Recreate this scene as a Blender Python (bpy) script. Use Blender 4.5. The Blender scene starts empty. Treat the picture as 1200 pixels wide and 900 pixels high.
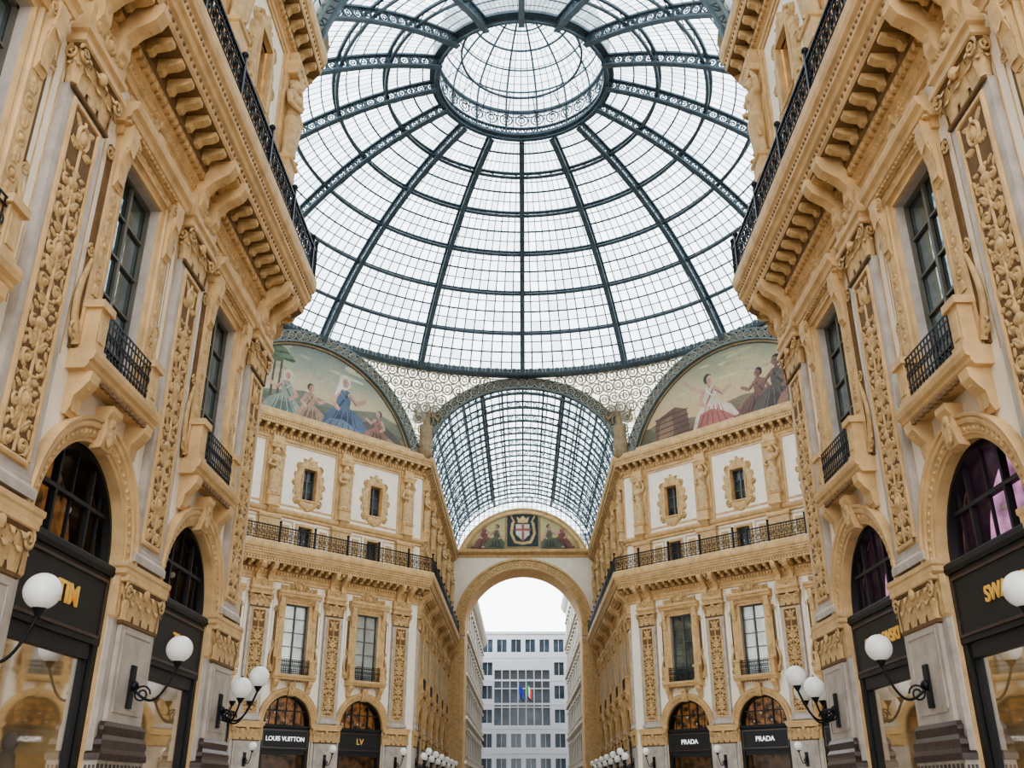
import bpy, math, random
import numpy as np
from mathutils import Vector, Matrix
random.seed(3); rng=np.random.RandomState(5)
pi=math.pi
def lin(c):
    c=c/255.0
    return c/12.92 if c<=0.04045 else ((c+0.055)/1.055)**2.4
def C(r,g,b): return (lin(r),lin(g),lin(b),1)
# ---------------------------------------------------------------- materials
def newmat(name):
    m=bpy.data.materials.new(name); m.use_nodes=True
    return m,m.node_tree,m.node_tree.nodes['Principled BSDF']
def mat(name,col,rough=.6,metal=0,var=.12,scale=3,bump=.0,col2=None,emis=None,es=0):
    m,nt,b=newmat(name)
    b.inputs['Roughness'].default_value=rough; b.inputs['Metallic'].default_value=metal
    tc=nt.nodes.new('ShaderNodeTexCoord'); no=nt.nodes.new('ShaderNodeTexNoise')
    no.inputs['Scale'].default_value=scale; no.inputs['Detail'].default_value=5
    nt.links.new(tc.outputs['Object'],no.inputs['Vector'])
    mx=nt.nodes.new('ShaderNodeMix'); mx.data_type='RGBA'
    c2=col2 or tuple(min(1,c*(1-var*2)) for c in col[:3])+(1,)
    mx.inputs[6].default_value=c2; mx.inputs[7].default_value=tuple(min(1,c*(1+var*.6)) for c in col[:3])+(1,)
    cr=nt.nodes.new('ShaderNodeMapRange'); cr.inputs[1].default_value=.3; cr.inputs[2].default_value=.65
    nt.links.new(no.outputs['Fac'],cr.inputs[0]); nt.links.new(cr.outputs[0],mx.inputs[0])
    nt.links.new(mx.outputs[2],b.inputs['Base Color'])
    if bump>0:
        n2=nt.nodes.new('ShaderNodeTexNoise'); n2.inputs['Scale'].default_value=14; n2.inputs['Detail'].default_value=6
        nt.links.new(tc.outputs['Object'],n2.inputs['Vector'])
        bp=nt.nodes.new('ShaderNodeBump'); bp.inputs['Strength'].default_value=bump; bp.inputs['Distance'].default_value=.05
        nt.links.new(n2.outputs['Fac'],bp.inputs['Height']); nt.links.new(bp.outputs[0],b.inputs['Normal'])
    if emis:
        b.inputs['Emission Color'].default_value=emis; b.inputs['Emission Strength'].default_value=es
    return m
CREAM=mat('cream_plaster',C(240,230,214),.75,0,.04,1.2,.1)
TRIM=mat('ochre_stone_trim',C(206,172,124),.65,0,.12,2.5,.25)
TRIMD=mat('dark_ochre_and_soffit_shade',C(126,98,64),.7,0,.14,3,.3)  # darker trim for small ornament; on cornice soffits it paints in their shade
CARVE=mat('carved_stone',C(200,168,120),.7,0,.14,5,.35)
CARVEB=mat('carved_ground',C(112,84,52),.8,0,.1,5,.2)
GREY=mat('grey_marble',C(178,168,158),.45,0,.12,3,.1)
GREYD=mat('dark_marble',C(66,50,46),.3,0,.2,6,.1)
IRON=mat('black_iron',C(30,32,36),.45,.5,.1,5)
DIRON=mat('painted_dome_iron',C(70,86,94),.5,.2,.15,2)
LIRON=mat('light_lattice_iron',C(150,150,138),.5,.1,.12,3)
EIRON=mat('arch_edge_iron',C(104,114,112),.5,.1,.12,3)
PIRON=mat('arch_web_plate',C(84,92,92),.5,.1,.1,3)
BLACK=mat('black_shop_lacquer',C(18,19,20),.55,0,.1,3)
WFRAME=mat('window_frame_paint',C(96,94,84),.5,0,.1,3)
WIN=mat('window_pane',C(60,72,78),.06,0,.45,.9)
WINM=mat('reflective_window_pane',C(126,142,146),.05,.75,.35,.9)
WINB=mat('window_pane_with_blind',C(176,182,176),.2,.2,.2,.9)
GLOBE=mat('opal_globe',(.84,.84,.81,1),.25,0,.02,1,0,None,(1,.95,.88,1),.02)
GOLD=mat('gold_letters',C(206,164,86),.35,.3,.05,3,0,None,C(216,172,90),.18)
WHITE=mat('white_letters',(.85,.85,.82,1),.4,0,.02,3,0,None,(1,1,1,1),.3)
STAT=mat('statue_stone',C(198,168,124),.7,0,.12,4,.3)
STATG=mat('winged_statue_stone',C(140,122,92),.6,0,.15,4,.3)
def interior(name,c1,c2,s,scale=2.5):
    m,nt,b=newmat(name)
    tc=nt.nodes.new('ShaderNodeTexCoord'); no=nt.nodes.new('ShaderNodeTexNoise'); no.inputs['Scale'].default_value=scale
    nt.links.new(tc.outputs['Object'],no.inputs['Vector'])
    cr=nt.nodes.new('ShaderNodeValToRGB'); cr.color_ramp.elements[0].position=.35; cr.color_ramp.elements[1].position=.65
    cr.color_ramp.elements[0].color=c1; cr.color_ramp.elements[1].color=c2
    nt.links.new(no.outputs['Fac'],cr.inputs[0]); nt.links.new(cr.outputs[0],b.inputs['Base Color'])
    nt.links.new(cr.outputs[0],b.inputs['Emission Color']); b.inputs['Emission Strength'].default_value=s
    return m
INW=interior('lit_shop_interior',C(112,88,52),C(176,146,96),.42,1.2)
IND=interior('dim_shop_interior',C(20,17,14),C(92,66,40),.4)
INP=interior('purple_lit_interior',C(34,22,36),C(196,140,180),.9,1.4)
INF=interior('fanlight_interior',C(16,14,12),C(140,96,54),.4,3.5)
def mkglass(name,tint,gl,ns=1.45):
    m=bpy.data.materials.new(name); m.use_nodes=True; nt=m.node_tree; nt.nodes.clear()
    o=nt.nodes.new('ShaderNodeOutputMaterial'); t=nt.nodes.new('ShaderNodeBsdfTransparent'); g=nt.nodes.new('ShaderNodeBsdfGlossy')
    t.inputs[0].default_value=tint; g.inputs['Roughness'].default_value=.03; mx=nt.nodes.new('ShaderNodeMixShader')
    lw=nt.nodes.new('ShaderNodeLayerWeight'); lw.inputs[0].default_value=gl
    mu=nt.nodes.new('ShaderNodeMath'); mu.operation='MULTIPLY'; mu.inputs[1].default_value=.7
    nt.links.new(lw.outputs['Fresnel'],mu.inputs[0])
    nt.links.new(mu.outputs[0],mx.inputs[0]); nt.links.new(t.outputs[0],mx.inputs[1]); nt.links.new(g.outputs[0],mx.inputs[2]); nt.links.new(mx.outputs[0],o.inputs[0])
    return m
SGLASS=mkglass('shop_glass',(.9,.9,.88,1),.16)
def gridglass(name,nu,nv,w,trans=.6,tint=(.76,.81,.84,1),linecol=C(104,114,116)):
    m=bpy.data.materials.new(name); m.use_nodes=True; nt=m.node_tree; nt.nodes.clear(); N=nt.nodes.new; L=nt.links.new
    o=N('ShaderNodeOutputMaterial'); uv=N('ShaderNodeUVMap'); sp=N('ShaderNodeSeparateXYZ'); L(uv.outputs[0],sp.inputs[0])
    def line(out,n,wd):
        a=N('ShaderNodeMath'); a.operation='MULTIPLY'; a.inputs[1].default_value=n; L(out,a.inputs[0])
        f=N('ShaderNodeMath'); f.operation='FRACT'; L(a.outputs[0],f.inputs[0])
        l=N('ShaderNodeMath'); l.operation='LESS_THAN'; l.inputs[1].default_value=wd; L(f.outputs[0],l.inputs[0])
        fl=N('ShaderNodeMath'); fl.operation='FLOOR'; L(a.outputs[0],fl.inputs[0])
        return l.outputs[0],fl.outputs[0]
    l1,f1=line(sp.outputs[0],nu,w[0]); l2,f2=line(sp.outputs[1],nv,w[1])
    mx=N('ShaderNodeMath'); mx.operation='MAXIMUM'; L(l1,mx.inputs[0]); L(l2,mx.inputs[1])
    cb=N('ShaderNodeCombineXYZ'); L(f1,cb.inputs[0]); L(f2,cb.inputs[1])
    wn=N('ShaderNodeTexWhiteNoise'); L(cb.outputs[0],wn.inputs['Vector'])
    mc=N('ShaderNodeMix'); mc.data_type='RGBA'; mc.inputs[6].default_value=(tint[0]*.68,tint[1]*.71,tint[2]*.73,1); mc.inputs[7].default_value=tint
    L(wn.outputs['Value'],mc.inputs[0])
    t=N('ShaderNodeBsdfTransparent'); L(mc.outputs[2],t.inputs[0]); d=N('ShaderNodeBsdfTranslucent'); L(mc.outputs[2],d.inputs[0])
    m1=N('ShaderNodeMixShader'); m1.inputs[0].default_value=1-trans; L(t.outputs[0],m1.inputs[1]); L(d.outputs[0],m1.inputs[2])
    ir=N('ShaderNodeBsdfDiffuse'); ir.inputs[0].default_value=linecol
    m2=N('ShaderNodeMixShader'); L(mx.outputs[0],m2.inputs[0]); L(m1.outputs[0],m2.inputs[1]); L(ir.outputs[0],m2.inputs[2]); L(m2.outputs[0],o.inputs[0])
    return m
DGLASS=gridglass('dome_glass',1,1,(.13,.1))
VGLASS=gridglass('vault_side_glass',1,1,(.18,.14),.6,(.56,.63,.64,1),C(80,92,94))  # darker tint paints in the dimmer sky seen obliquely through the sides
VGLASC=gridglass('vault_crown_glass',1,1,(.14,.1),.6,(.86,.9,.9,1),C(90,100,102))  # lighter tint paints in the brighter sky along the crown
SPG=gridglass('spandrel_glass',1,1,(.1,.1),.3,(.76,.71,.58,1),C(170,156,120))
# ---------------------------------------------------------------- mesh builder
class MB:
    def __init__(s): s.V=[];s.F=[];s.M=[];s.S=[];s.n=0;s.mats=[];s.warp=None
    def mi(s,m):
        if m not in s.mats: s.mats.append(m)
        return s.mats.index(m)
    def add(s,v,f,m,sm=False):
        v=np.asarray(v,float).reshape(-1,3); n=s.n; s.V.append(v); s.n+=len(v)
        f=[[int(i)+n for i in q] for q in f]
        s.F.extend(f); k=s.mi(m); s.M.extend([k]*len(f)); s.S.extend([sm]*len(f))
    def box(s,x0,x1,y0,y1,z0,z1,m):
        s.add([(x0,y0,z0),(x1,y0,z0),(x1,y1,z0),(x0,y1,z0),(x0,y0,z1),(x1,y0,z1),(x1,y1,z1),(x0,y1,z1)],
          [(0,3,2,1),(4,5,6,7),(0,1,5,4),(1,2,6,5),(2,3,7,6),(3,0,4,7)],m)
    def obox(s,c,ax,ay,az,m):
        c=np.array(c,float);ax=np.array(ax,float);ay=np.array(ay,float);az=np.array(az,float)
        v=[c+i*ax+j*ay+k*az for k in(-1,1) for i,j in((-1,-1),(1,-1),(1,1),(-1,1))]
        s.add(v,[(0,3,2,1),(4,5,6,7),(0,1,5,4),(1,2,6,5),(2,3,7,6),(3,0,4,7)],m)
    def grid(s,P,m,sm=True,cu=False,cv=False,mask=None):
        P=np.asarray(P,float); a,b=P.shape[:2]
        I=np.arange(a*b).reshape(a,b)
        if cu: I=np.vstack([I,I[:1]])
        if cv: I=np.hstack([I,I[:,:1]])
        q=np.stack([I[:-1,:-1],I[1:,:-1],I[1:,1:],I[:-1,1:]],-1)
        if mask is not None: q=q[mask]
        s.add(P.reshape(-1,3),q.reshape(-1,4).tolist(),m,sm)
    def mesh(s,name):
        me=bpy.data.meshes.new(name)
        V=np.concatenate(s.V) if s.V else np.zeros((0,3))
        if s.warp: V=s.warp(V.copy())
        me.from_pydata(V.tolist(),[],s.F)
        for m in s.mats: me.materials.append(m)
        me.polygons.foreach_set('material_index',s.M); me.polygons.foreach_set('use_smooth',s.S); me.update()
        return me
def tube(mb,pts,r,m,n=6,closed=False):
    P=np.array(pts,float); N=len(P); R=np.broadcast_to(np.array(r,float),(N,))
    T=np.gradient(P,axis=0) if not closed else np.roll(P,-1,0)-np.roll(P,1,0)
    T/= (np.linalg.norm(T,axis=1)[:,None]+1e-9)
    ref=np.array([0,0,1.]) if abs(T[:,2]).mean()<.8 else np.array([1.,0,0])
    if np.ptp(P[:,0])<1e-6: ref=np.array([1.,0,0])
    elif np.ptp(P[:,1])<1e-6: ref=np.array([0,1.,0])
    elif np.ptp(P[:,2])<1e-6: ref=np.array([0,0,1.])
    A=np.cross(T,ref); A/=np.linalg.norm(A,axis=1)[:,None]+1e-9; B=np.cross(T,A)
    a=np.arange(n)*2*pi/n
    G=P[:,None]+R[:,None,None]*(np.cos(a)[None,:,None]*A[:,None]+np.sin(a)[None,:,None]*B[:,None])
    mb.grid(G,m,True,closed,True)
def ring(mb,c,A,B,R,r,m,n=12,k=4):
    c=np.array(c,float);A=np.array(A,float);B=np.array(B,float);Nn=np.cross(A,B)
    a=np.arange(n)*2*pi/n; b=np.arange(k)*2*pi/k
    d=np.cos(a)[:,None]*A+np.sin(a)[:,None]*B
    G=c+d[:,None]*(R+r*np.cos(b))[None,:,None]+Nn*(r*np.sin(b))[None,:,None]
    mb.grid(G,m,True,True,True)
def sph(mb,c,r,m,n=12,k=8,sc=(1,1,1)):
    t=np.linspace(0,pi,k+1); a=np.arange(n)*2*pi/n
    G=np.stack([np.sin(t)[:,None]*np.cos(a)*sc[0],np.sin(t)[:,None]*np.sin(a)*sc[1],np.cos(t)[:,None]*np.ones(n)*sc[2]],-1)*r+np.array(c)
    mb.grid(G,m,True,False,True)
def capsule(mb,p0,p1,r0,r1,m,n=12,flat=None):
    p0=np.array(p0,float);p1=np.array(p1,float); T=p1-p0; L=np.linalg.norm(T)+1e-9; T/=L
    ref=np.array([0,1.,0]) if abs(T[1])<.9 else np.array([1.,0,0])
    A=np.cross(T,ref);A/=np.linalg.norm(A);B=np.cross(A,T)
    if flat: B=B*flat
    rows=[]
    for t in np.linspace(-pi/2,0,5): rows.append((p0+T*math.sin(t)*r0,max(1e-4,math.cos(t)*r0)))
    for t in np.linspace(0,pi/2,5): rows.append((p1+T*math.sin(t)*r1,max(1e-4,math.cos(t)*r1)))
    a=np.arange(n)*2*pi/n
    G=np.array([[c+r*(math.cos(x)*A+math.sin(x)*B) for x in a] for c,r in rows])
    mb.grid(G,m,True,False,True)
def offs(path):
    P=np.array(path,float); d=np.diff(P,axis=0); d/=np.linalg.norm(d,axis=1)[:,None]
    n=np.stack([d[:,1],-d[:,0]],1)
    out=[n[0]]
    for i in range(len(n)-1): out.append((n[i]+n[i+1])/(1+n[i]@n[i+1]))
    out.append(n[-1]); return P,np.array(out),d,n
def mould(mb,path,prof,m,sgn=-1,sm=False):
    P,O,_,_=offs(path); O=O*sgn
    G=np.array([[(p[0]+o[0]*q[0],q[1],p[1]+o[1]*q[0]) for q in prof] for p,o in zip(P,O)])
    mb.grid(G,m,sm)
def hm(mb,x0,x1,prof,m):
    G=np.array([[(x,y,z) for y,z in prof] for x in(x0,x1)]); mb.grid(G,m,False)
    for x in(x0,x1): mb.add([(x,y,z) for y,z in prof],[list(range(len(prof)))],m)
def wrap(mb,hx,yd,prof,m,cx=0,cap=True,sm=False):
    path=[(-hx,0),(-hx,yd),(hx,yd),(hx,0)]
    P,O,_,_=offs(path); O=-O
    G=np.array([[(cx+p[0]+o[0]*q[0],p[1]+o[1]*q[0],q[1]) for q in prof] for p,o in zip(P,O)])
    mb.grid(G,m,sm)
    if cap:
        for k in(0,-1):
            mb.add([G[i][k] for i in range(4)],[(0,1,2,3)],m)
def prism(mb,prof,x0,x1,m):
    n=len(prof); v=[(x0,y,z) for y,z in prof]+[(x1,y,z) for y,z in prof]
    mb.add(v,[list(range(n)),list(range(2*n-1,n-1,-1))]+[(i,(i+1)%n,(i+1)%n+n,i+n) for i in range(n)],m)
def holewall(mb,x0,x1,z0,z1,holes,y,m):
    xs=sorted({x0,x1}|{h[0] for h in holes}|{h[1] for h in holes}); zs=sorted({z0,z1}|{h[2] for h in holes}|{h[3] for h in holes})
    for a,b in zip(xs,xs[1:]):
        for c,d in zip(zs,zs[1:]):
            cx,cz=(a+b)/2,(c+d)/2
            if any(h[0]<cx<h[1] and h[2]<cz<h[3] for h in holes): continue
            mb.add([(a,y,c),(b,y,c),(b,y,d),(a,y,d)],[(0,1,2,3)],m)
def archwall(mb,x0,x1,z0,zs,R,zt,y,m,n=28,b=None):
    b=b or R
    mb.add([(x0,y,z0),(-R,y,z0),(-R,y,zs),(x0,y,zs),(R,y,z0),(x1,y,z0),(x1,y,zs),(R,y,zs)],[(0,1,2,3),(4,5,6,7)],m)
    a=np.linspace(pi,0,n+1); X=R*np.cos(a);Z=zs+b*np.sin(a)
    mb.add([(x0,y,zs),(-R,y,zs),(-R,y,zt),(x0,y,zt),(R,y,zs),(x1,y,zs),(x1,y,zt),(R,y,zt)],[(0,1,2,3),(4,5,6,7)],m)
    G=np.array([[(x,y,z),(x,y,zt)] for x,z in zip(X,Z)]); mb.grid(G,m,False)
def window(mb,x0,x1,z0,z1,nx,nz,y=0,dep=.35,fm=None,bw=.035,rev=None,pane=None):
    fm=fm or WFRAME; rev=rev or TRIM
    for a,b in(((x0,z0),(x0,z1)),((x0,z1),(x1,z1)),((x1,z1),(x1,z0)),((x1,z0),(x0,z0))):
        mb.add([(a[0],y,a[1]),(b[0],y,b[1]),(b[0],y-dep,b[1]),(a[0],y-dep,a[1])],[(0,1,2,3)],rev)
    yy=y-dep+.04
    mb.add([(x0,yy-.03,z0),(x1,yy-.03,z0),(x1,yy-.03,z1),(x0,yy-.03,z1)],[(0,1,2,3)],pane or WIN)
    f=.07
    mb.box(x0,x0+f,yy-.02,yy+.05,z0,z1,fm);mb.box(x1-f,x1,yy-.02,yy+.05,z0,z1,fm);mb.box(x0,x1,yy-.02,yy+.05,z1-f,z1,fm);mb.box(x0,x1,yy-.02,yy+.05,z0,z0+f,fm)
    for i in range(1,nx):
        x=x0+(x1-x0)*i/nx; w=bw*(1.6 if nx%2==0 and i==nx//2 else 1)/1; mb.box(x-w,x+w,yy-.02,yy+.04,z0,z1,fm)
    for i in range(1,nz):
        z=z0+(z1-z0)*i/nz; mb.box(x0,x1,yy-.02,yy+.03,z-bw*.7,z+bw*.7,fm)
# reliefs
def Edisc(cx,cz,rx,rz,h):
    return lambda X,Z: h*np.sqrt(np.clip(1-((X-cx)/rx)**2-((Z-cz)/rz)**2,0,1))
def Ering(cx,cz,rx,rz,w,h):
    def f(X,Z):
        d=np.sqrt(((X-cx)/rx)**2+((Z-cz)/rz)**2); dd=(d-1)*min(rx,rz)/w
        return h*np.sqrt(np.clip(1-dd**2,0,1))
    return f
def Eleaf(cx,cz,L,W,ang,h):
    ca,sa=math.cos(ang),math.sin(ang)
    def f(X,Z):
        u=((X-cx)*ca+(Z-cz)*sa)/L; v=-(X-cx)*sa+(Z-cz)*ca
        uc=np.clip(u,0,1); w=W*np.sin(pi*uc**.8)**.8*(1+.18*np.sin(uc*24))+1e-5
        q=np.abs(v)/w
        r=h*(np.clip(1-q**2,0,1))**.5*(.65+.35*uc)*(1-.45*np.exp(-(q*5)**2))
        return np.where((u>0)&(u<1),r,0)
    return f
def Estroke(pts,w,h):
    P=np.array(pts,float)
    def f(X,Z):
        D=np.full(X.shape,9.)
        for i in range(len(P)-1):
            a,b=P[i],P[i+1]; ab=b-a; l=ab@ab+1e-12
            t=np.clip(((X-a[0])*ab[0]+(Z-a[1])*ab[1])/l,0,1)
            D=np.minimum(D,np.hypot(X-a[0]-t*ab[0],Z-a[1]-t*ab[1]))
        return h*np.sqrt(np.clip(1-(D/w)**2,0,1))
    return f
def spir(cx,cz,r,turns,a0,d=1,n=26,rmin=.15):
    t=np.linspace(0,1,n); rr=r*(1-t*(1-rmin)); a=a0+d*t*turns*2*pi
    return [(cx+q*math.cos(x),cz+q*math.sin(x)) for q,x in zip(rr,a)]
def relief(mb,x0,x1,z0,z1,res,el,y,m,ground=None,hole=None,symx=None,xoff=0,zoff=0,rough=.004):
    nx=int((x1-x0)/res)+1; nz=int((z1-z0)/res)+1
    X,Z=np.meshgrid(np.linspace(x0,x1,nx),np.linspace(z0,z1,nz),indexing='ij')
    H=np.zeros_like(X); XX=np.abs(X) if symx is None else X
    for e in el: H=np.maximum(H,e(XX,Z))
    base=H>1e-4
    H=H+np.where(base,rng.rand(*H.shape)*rough,0)
    P=np.stack([X+xoff,y+H,Z+zoff],-1)
    c=(base[:-1,:-1].astype(int)+base[1:,:-1]+base[1:,1:]+base[:-1,1:])
    mk=c>=1
    if hole is not None:
        xc=(X[:-1,:-1]+X[1:,1:])/2; zc=(Z[:-1,:-1]+Z[1:,1:])/2
        mk&=~((xc>hole[0])&(xc<hole[1])&(zc>hole[2])&(zc<hole[3]))
    mb.grid(P,m,True,mask=mk)
    if ground is not None:
        mb.add([(x0+xoff,y+.004,z0+zoff),(x1+xoff,y+.004,z0+zoff),(x1+xoff,y+.004,z1+zoff),(x0+xoff,y+.004,z1+zoff)],[(0,1,2,3)],ground)
def leaf3(mb,c,out,w,h,cu,m,tip=.25):
    o=np.array([out[0],out[1],0.]); s=np.array([-out[1],out[0],0.]); c=np.array(c,float)
    rows=[]
    for t in np.linspace(0,1,8):
        z=h*(math.sin(min(t,.85)/.85*pi/2)) - (h*tip*((t-.7)/.3)**2 if t>.7 else 0)
        oo=cu*t**2.2+.02; ww=w*(.75+.35*math.sin(t*pi))*(1 if t<.75 else 1-(t-.75)*2.6)*(1+.12*math.sin(t*20))
        rows.append([c+np.array([0,0,z])+o*(oo+.04*(1-abs(k))*1.0-.015*(k==0))+s*ww*.5*k for k in(-1,-.5,0,.5,1)])
    mb.grid(np.array(rows),m,True)
def volute(mb,c,r,m,axis='y',w=.1,d=1):
    pts=[]
    for t in np.linspace(0,1,22):
        a=t*3.2*pi*d+pi/2; q=r*(1-.85*t)
        if axis=='y': pts.append((c[0]+q*math.cos(a),c[1]+.03*t,c[2]+q*math.sin(a)))
        else: pts.append((c[0],c[1]+q*math.cos(a),c[2]+q*math.sin(a)))
    tube(mb,pts,np.linspace(r*.24,r*.16,22),m,6)
# objects
col=bpy.context.scene.collection
def empty(name,parent=None):
    o=bpy.data.objects.new(name,None); o.empty_display_size=.5; col.objects.link(o)
    if parent: o.parent=parent
    return o
def obj(name,me,parent=None,M=None):
    o=bpy.data.objects.new(name,me); col.objects.link(o)
    if M is not None: o.matrix_basis=M
    if parent: o.parent=parent
    return o
def frame(c,o,z=0):
    ox,oy=o
    return Matrix(((oy,ox,0,c[0]),(-ox,oy,0,c[1]),(0,0,1,z),(0,0,0,1)))
# ---------------------------------------------------------------- dimensions
W=7.42; YN=24.2; YF=66.0; H8=20.9; YC=45.1; YE=95.0; BAY=5.4
XS=34.3; KP=.88
def warp_bay(V):
    y=V[:,1]; z=V[:,2]; V[:,1]=np.where((y>0)&(z<13.17),y*.62,y); return V
def warp_pier(V):
    y=V[:,1]; z=V[:,2]; k=np.where(z<5.5,.42,np.where(z<12.95,.72,np.where(z<15.,.88,.9))); V[:,1]=np.where(y>0,y*k,y); return V
# ---------------------------------------------------------------- BAY
def build_bay():
    mb=MB(); mb.warp=warp_bay; R=1.65; zs=5.4
    archwall(mb,-2.7,2.7,0,zs,R,7.9,0,CREAM)
    arc=[(R*math.cos(a),zs+R*math.sin(a)) for a in np.linspace(pi,0,33)]
    mould(mb,[(-R,0)]+arc+[(R,0)],[(0,-.45),(0,0)],TRIM)
    mould(mb,arc,[(0,0),(0,.1),(.08,.12),(.08,.17),(.24,.19),(.25,.25),(.3,.27),(.36,.25),(.37,.31),(.42,.33),(.42,0)],TRIM)
    for i in range(35):
        a=pi*(i+.5)/35; sph(mb,(1.81*math.cos(a),.185,zs+1.81*math.sin(a)),.05,CARVE,6,4)
    prism(mb,[(0,6.95),(.3,6.98),(.42,7.25),(.36,7.5),(.5,7.62),(.5,7.72),(0,7.72)],-.2,.2,TRIM)
    relief(mb,-.18,.18,7.0,7.6,.02,[Eleaf(0,7.5,.5,.14,-pi/2,.08),Edisc(0,7.45,.1,.1,.1)],.38,CARVE)
    holes=[(-.85,.85,8.2,12.4),(-.5,.5,16.0,17.35),(-.52,.52,19.15,21.25)]
    holewall(mb,-2.7,2.7,7.9,24.4,holes,0,CREAM)
    window(mb,-.85,.85,8.2,12.4,2,5,0,.26,WFRAME,.03,GREY,WINM)
    window(mb,-.5,.5,16.0,17.35,2,2,0,.3)
    window(mb,-.52,.52,19.15,21.25,2,3,0,.3)
    pth=[(-.85,8.2),(-.85,12.4),(.85,12.4),(.85,8.2)]
    mould(mb,pth,[(0,0),(0,.1),(.05,.12),(.1,.1),(.14,.12),(.17,.18),(.2,.18),(.2,0)],TRIM,-1)
    for s in(-1,1):
        x0,x1=sorted((s*1.04,s*1.42))
        mb.box(x0,x1,0,.16,8.2,12.2,TRIM)
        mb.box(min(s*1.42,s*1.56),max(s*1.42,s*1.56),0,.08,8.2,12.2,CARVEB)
        el=[]
        for k in range(5):
            z=8.6+.62*k
            el+=[Eleaf(1.23,z,.32,.1,pi/2,.05),Edisc(1.23,z+.45,.07,.07,.06),Ering(1.23,z+.45,.11,.11,.02,.03)]
        relief(mb,1.06,1.4,9.3,11.8,.02,el,.16,CARVE) if s>0 else relief(mb,-1.4,-1.06,9.3,11.8,.02,el,.16,CARVE)
        prism(mb,[(.1,11.5),(.2,11.45),(.3,11.6),(.28,11.9),(.42,12.2),(.5,12.5),(.48,12.75),(0,12.75),(0,11.5)],x0+.05,x1-.05,TRIM)
        leaf3(mb,(s*1.23,.28,11.55),(0,1),.3,.75,.22,CARVE)
        volute(mb,(s*1.01,.4,12.55),.13,CARVE,'y')
        sc=[(s*(1.45+.28*math.sin(t*pi)*(1-t*.4)),8.3+t*1.6) for t in np.linspace(0,1,12)]
        tube(mb,[(x,.1,z) for x,z in sc],np.linspace(.11,.05,12),CARVE,6)
        volute(mb,(s*1.62,.12,8.5),.2,CARVE,'y',d=s)
        volute(mb,(s*1.55,.1,10.0),.12,CARVE,'y',d=-s)
        volute(mb,(s*1.6,.1,12.0),.14,CARVE,'y',d=s)
        xa,xb=sorted((s*.98,s*1.4))
        mb.box(xa,xb,0,.62,8.2,8.32,TRIM); mb.box(xa+.04,xb-.04,0,.56,8.32,9.0,TRIM); mb.box(xa-.03,xb+.03,0,.66,9.0,9.14,TRIM)
        mb.box(xa+.1,xb-.1,.56,.585,8.42,8.9,CARVE)
        prism(mb,[(0,7.15),(.12,7.12),(.22,7.25),(.26,7.45),(.42,7.55),(.6,7.7),(.64,7.86),(0,7.9)],xa+.05,xb-.05,TRIM)
        leaf3(mb,(s*1.19,.2,7.2),(0,1),.28,.5,.3,CARVE)
    hm(mb,-1.5,1.5,[(0,7.86),(.5,7.86),(.6,7.93),(.6,7.99),(.7,8.03),(.74,8.12),(.74,8.2),(0,8.2)],TRIM)
    for i in range(11):
        x=-1.0+i*.2; mb.box(x-.05,x+.05,.5,.62,7.78,7.87,TRIMD)
    for z in(8.27,8.5,8.93,9.05): mb.box(-.98,.98,.5,.53,z-.015,z+.015,IRON)
    for i in range(14):
        x=-.91+i*.14; mb.box(x-.012,x+.012,.5,.53,8.2,9.05,IRON); ring(mb,(x,.515,8.71),(1,0,0),(0,0,1),.07,.016,IRON,8,4); ring(mb,(x,.515,8.385),(1,0,0),(0,0,1),.05,.014,IRON,8,4)
    mb.box(-1.45,1.45,0,.22,12.55,12.78,TRIM)
    relief(mb,-.95,.95,12.57,12.77,.02,[Estroke([(x,12.67+.04*math.sin(x*18)) for x in np.linspace(0,.95,40)],.03,.04)]+[Edisc(.17+.26*k,12.67,.05,.05,.05) for k in range(4)],.22,CARVE)
    hm(mb,-1.56,1.56,[(0,12.74),(.3,12.74),(.34,12.82),(.46,12.84),(.5,12.95),(.62,13.0),(.66,13.1),(.66,13.16),(0,13.165)],TRIM)
    for i in range(20):
        x=-1.44+i*.1516; mb.box(x-.04,x+.04,.2,.42,12.76,12.86,TRIM)
    el=[Edisc(0,13.42,.2,.26,.2),Ering(0,13.42,.27,.33,.05,.14),Estroke(spir(.5,13.38,.2,1.4,2.6,-1),.045,.14),Estroke([(.25,13.2),(.5,13.2),(.8,13.22),(1.05,13.3)],.05,.1),
        Estroke(spir(1.12,13.36,.16,1.4,-1.8,1),.04,.12),Eleaf(.1,13.6,.4,.1,1.2,.12),Eleaf(.2,13.6,.35,.09,.6,.1),Eleaf(.5,13.35,.4,.09,.25,.1),Eleaf(0,13.6,.42,.12,pi/2,.16),Eleaf(.75,13.25,.35,.08,.8,.1),Eleaf(1.1,13.3,.3,.07,.9,.08)]
    relief(mb,-1.4,1.4,13.16,14.05,.025,el,.06,CARVE,rough=.008)
    mb.box(-1.2,1.2,0,.07,13.18,13.45,TRIM)
    for s in(-1,1):
        mould(mb,[(s*1.75,8.0),(s*1.75,13.5),(s*1.98,13.5),(s*1.98,8.0)],[(0,0),(.0,.02),(.02,.02),(.02,0)],TRIM)
    mould(mb,[(-.5,16.0),(-.5,17.35),(.5,17.35),(.5,16.0)],[(0,0),(0,.08),(.14,.1),(.18,.06),(.18,0)],TRIM)
    for s in(-1,1):
        x0,x1=sorted((s*.95,s*1.85)); mould(mb,[(x0,16.1),(x0,17.5),(x1,17.5),(x1,16.1)],[(0,0),(0,.04),(.07,.04),(.07,0)],TRIM)
        mb.box(s*1.4-.28,s*1.4+.28,.0,.03,16.2,17.3,CARVE)
    zc=20.2
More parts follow.
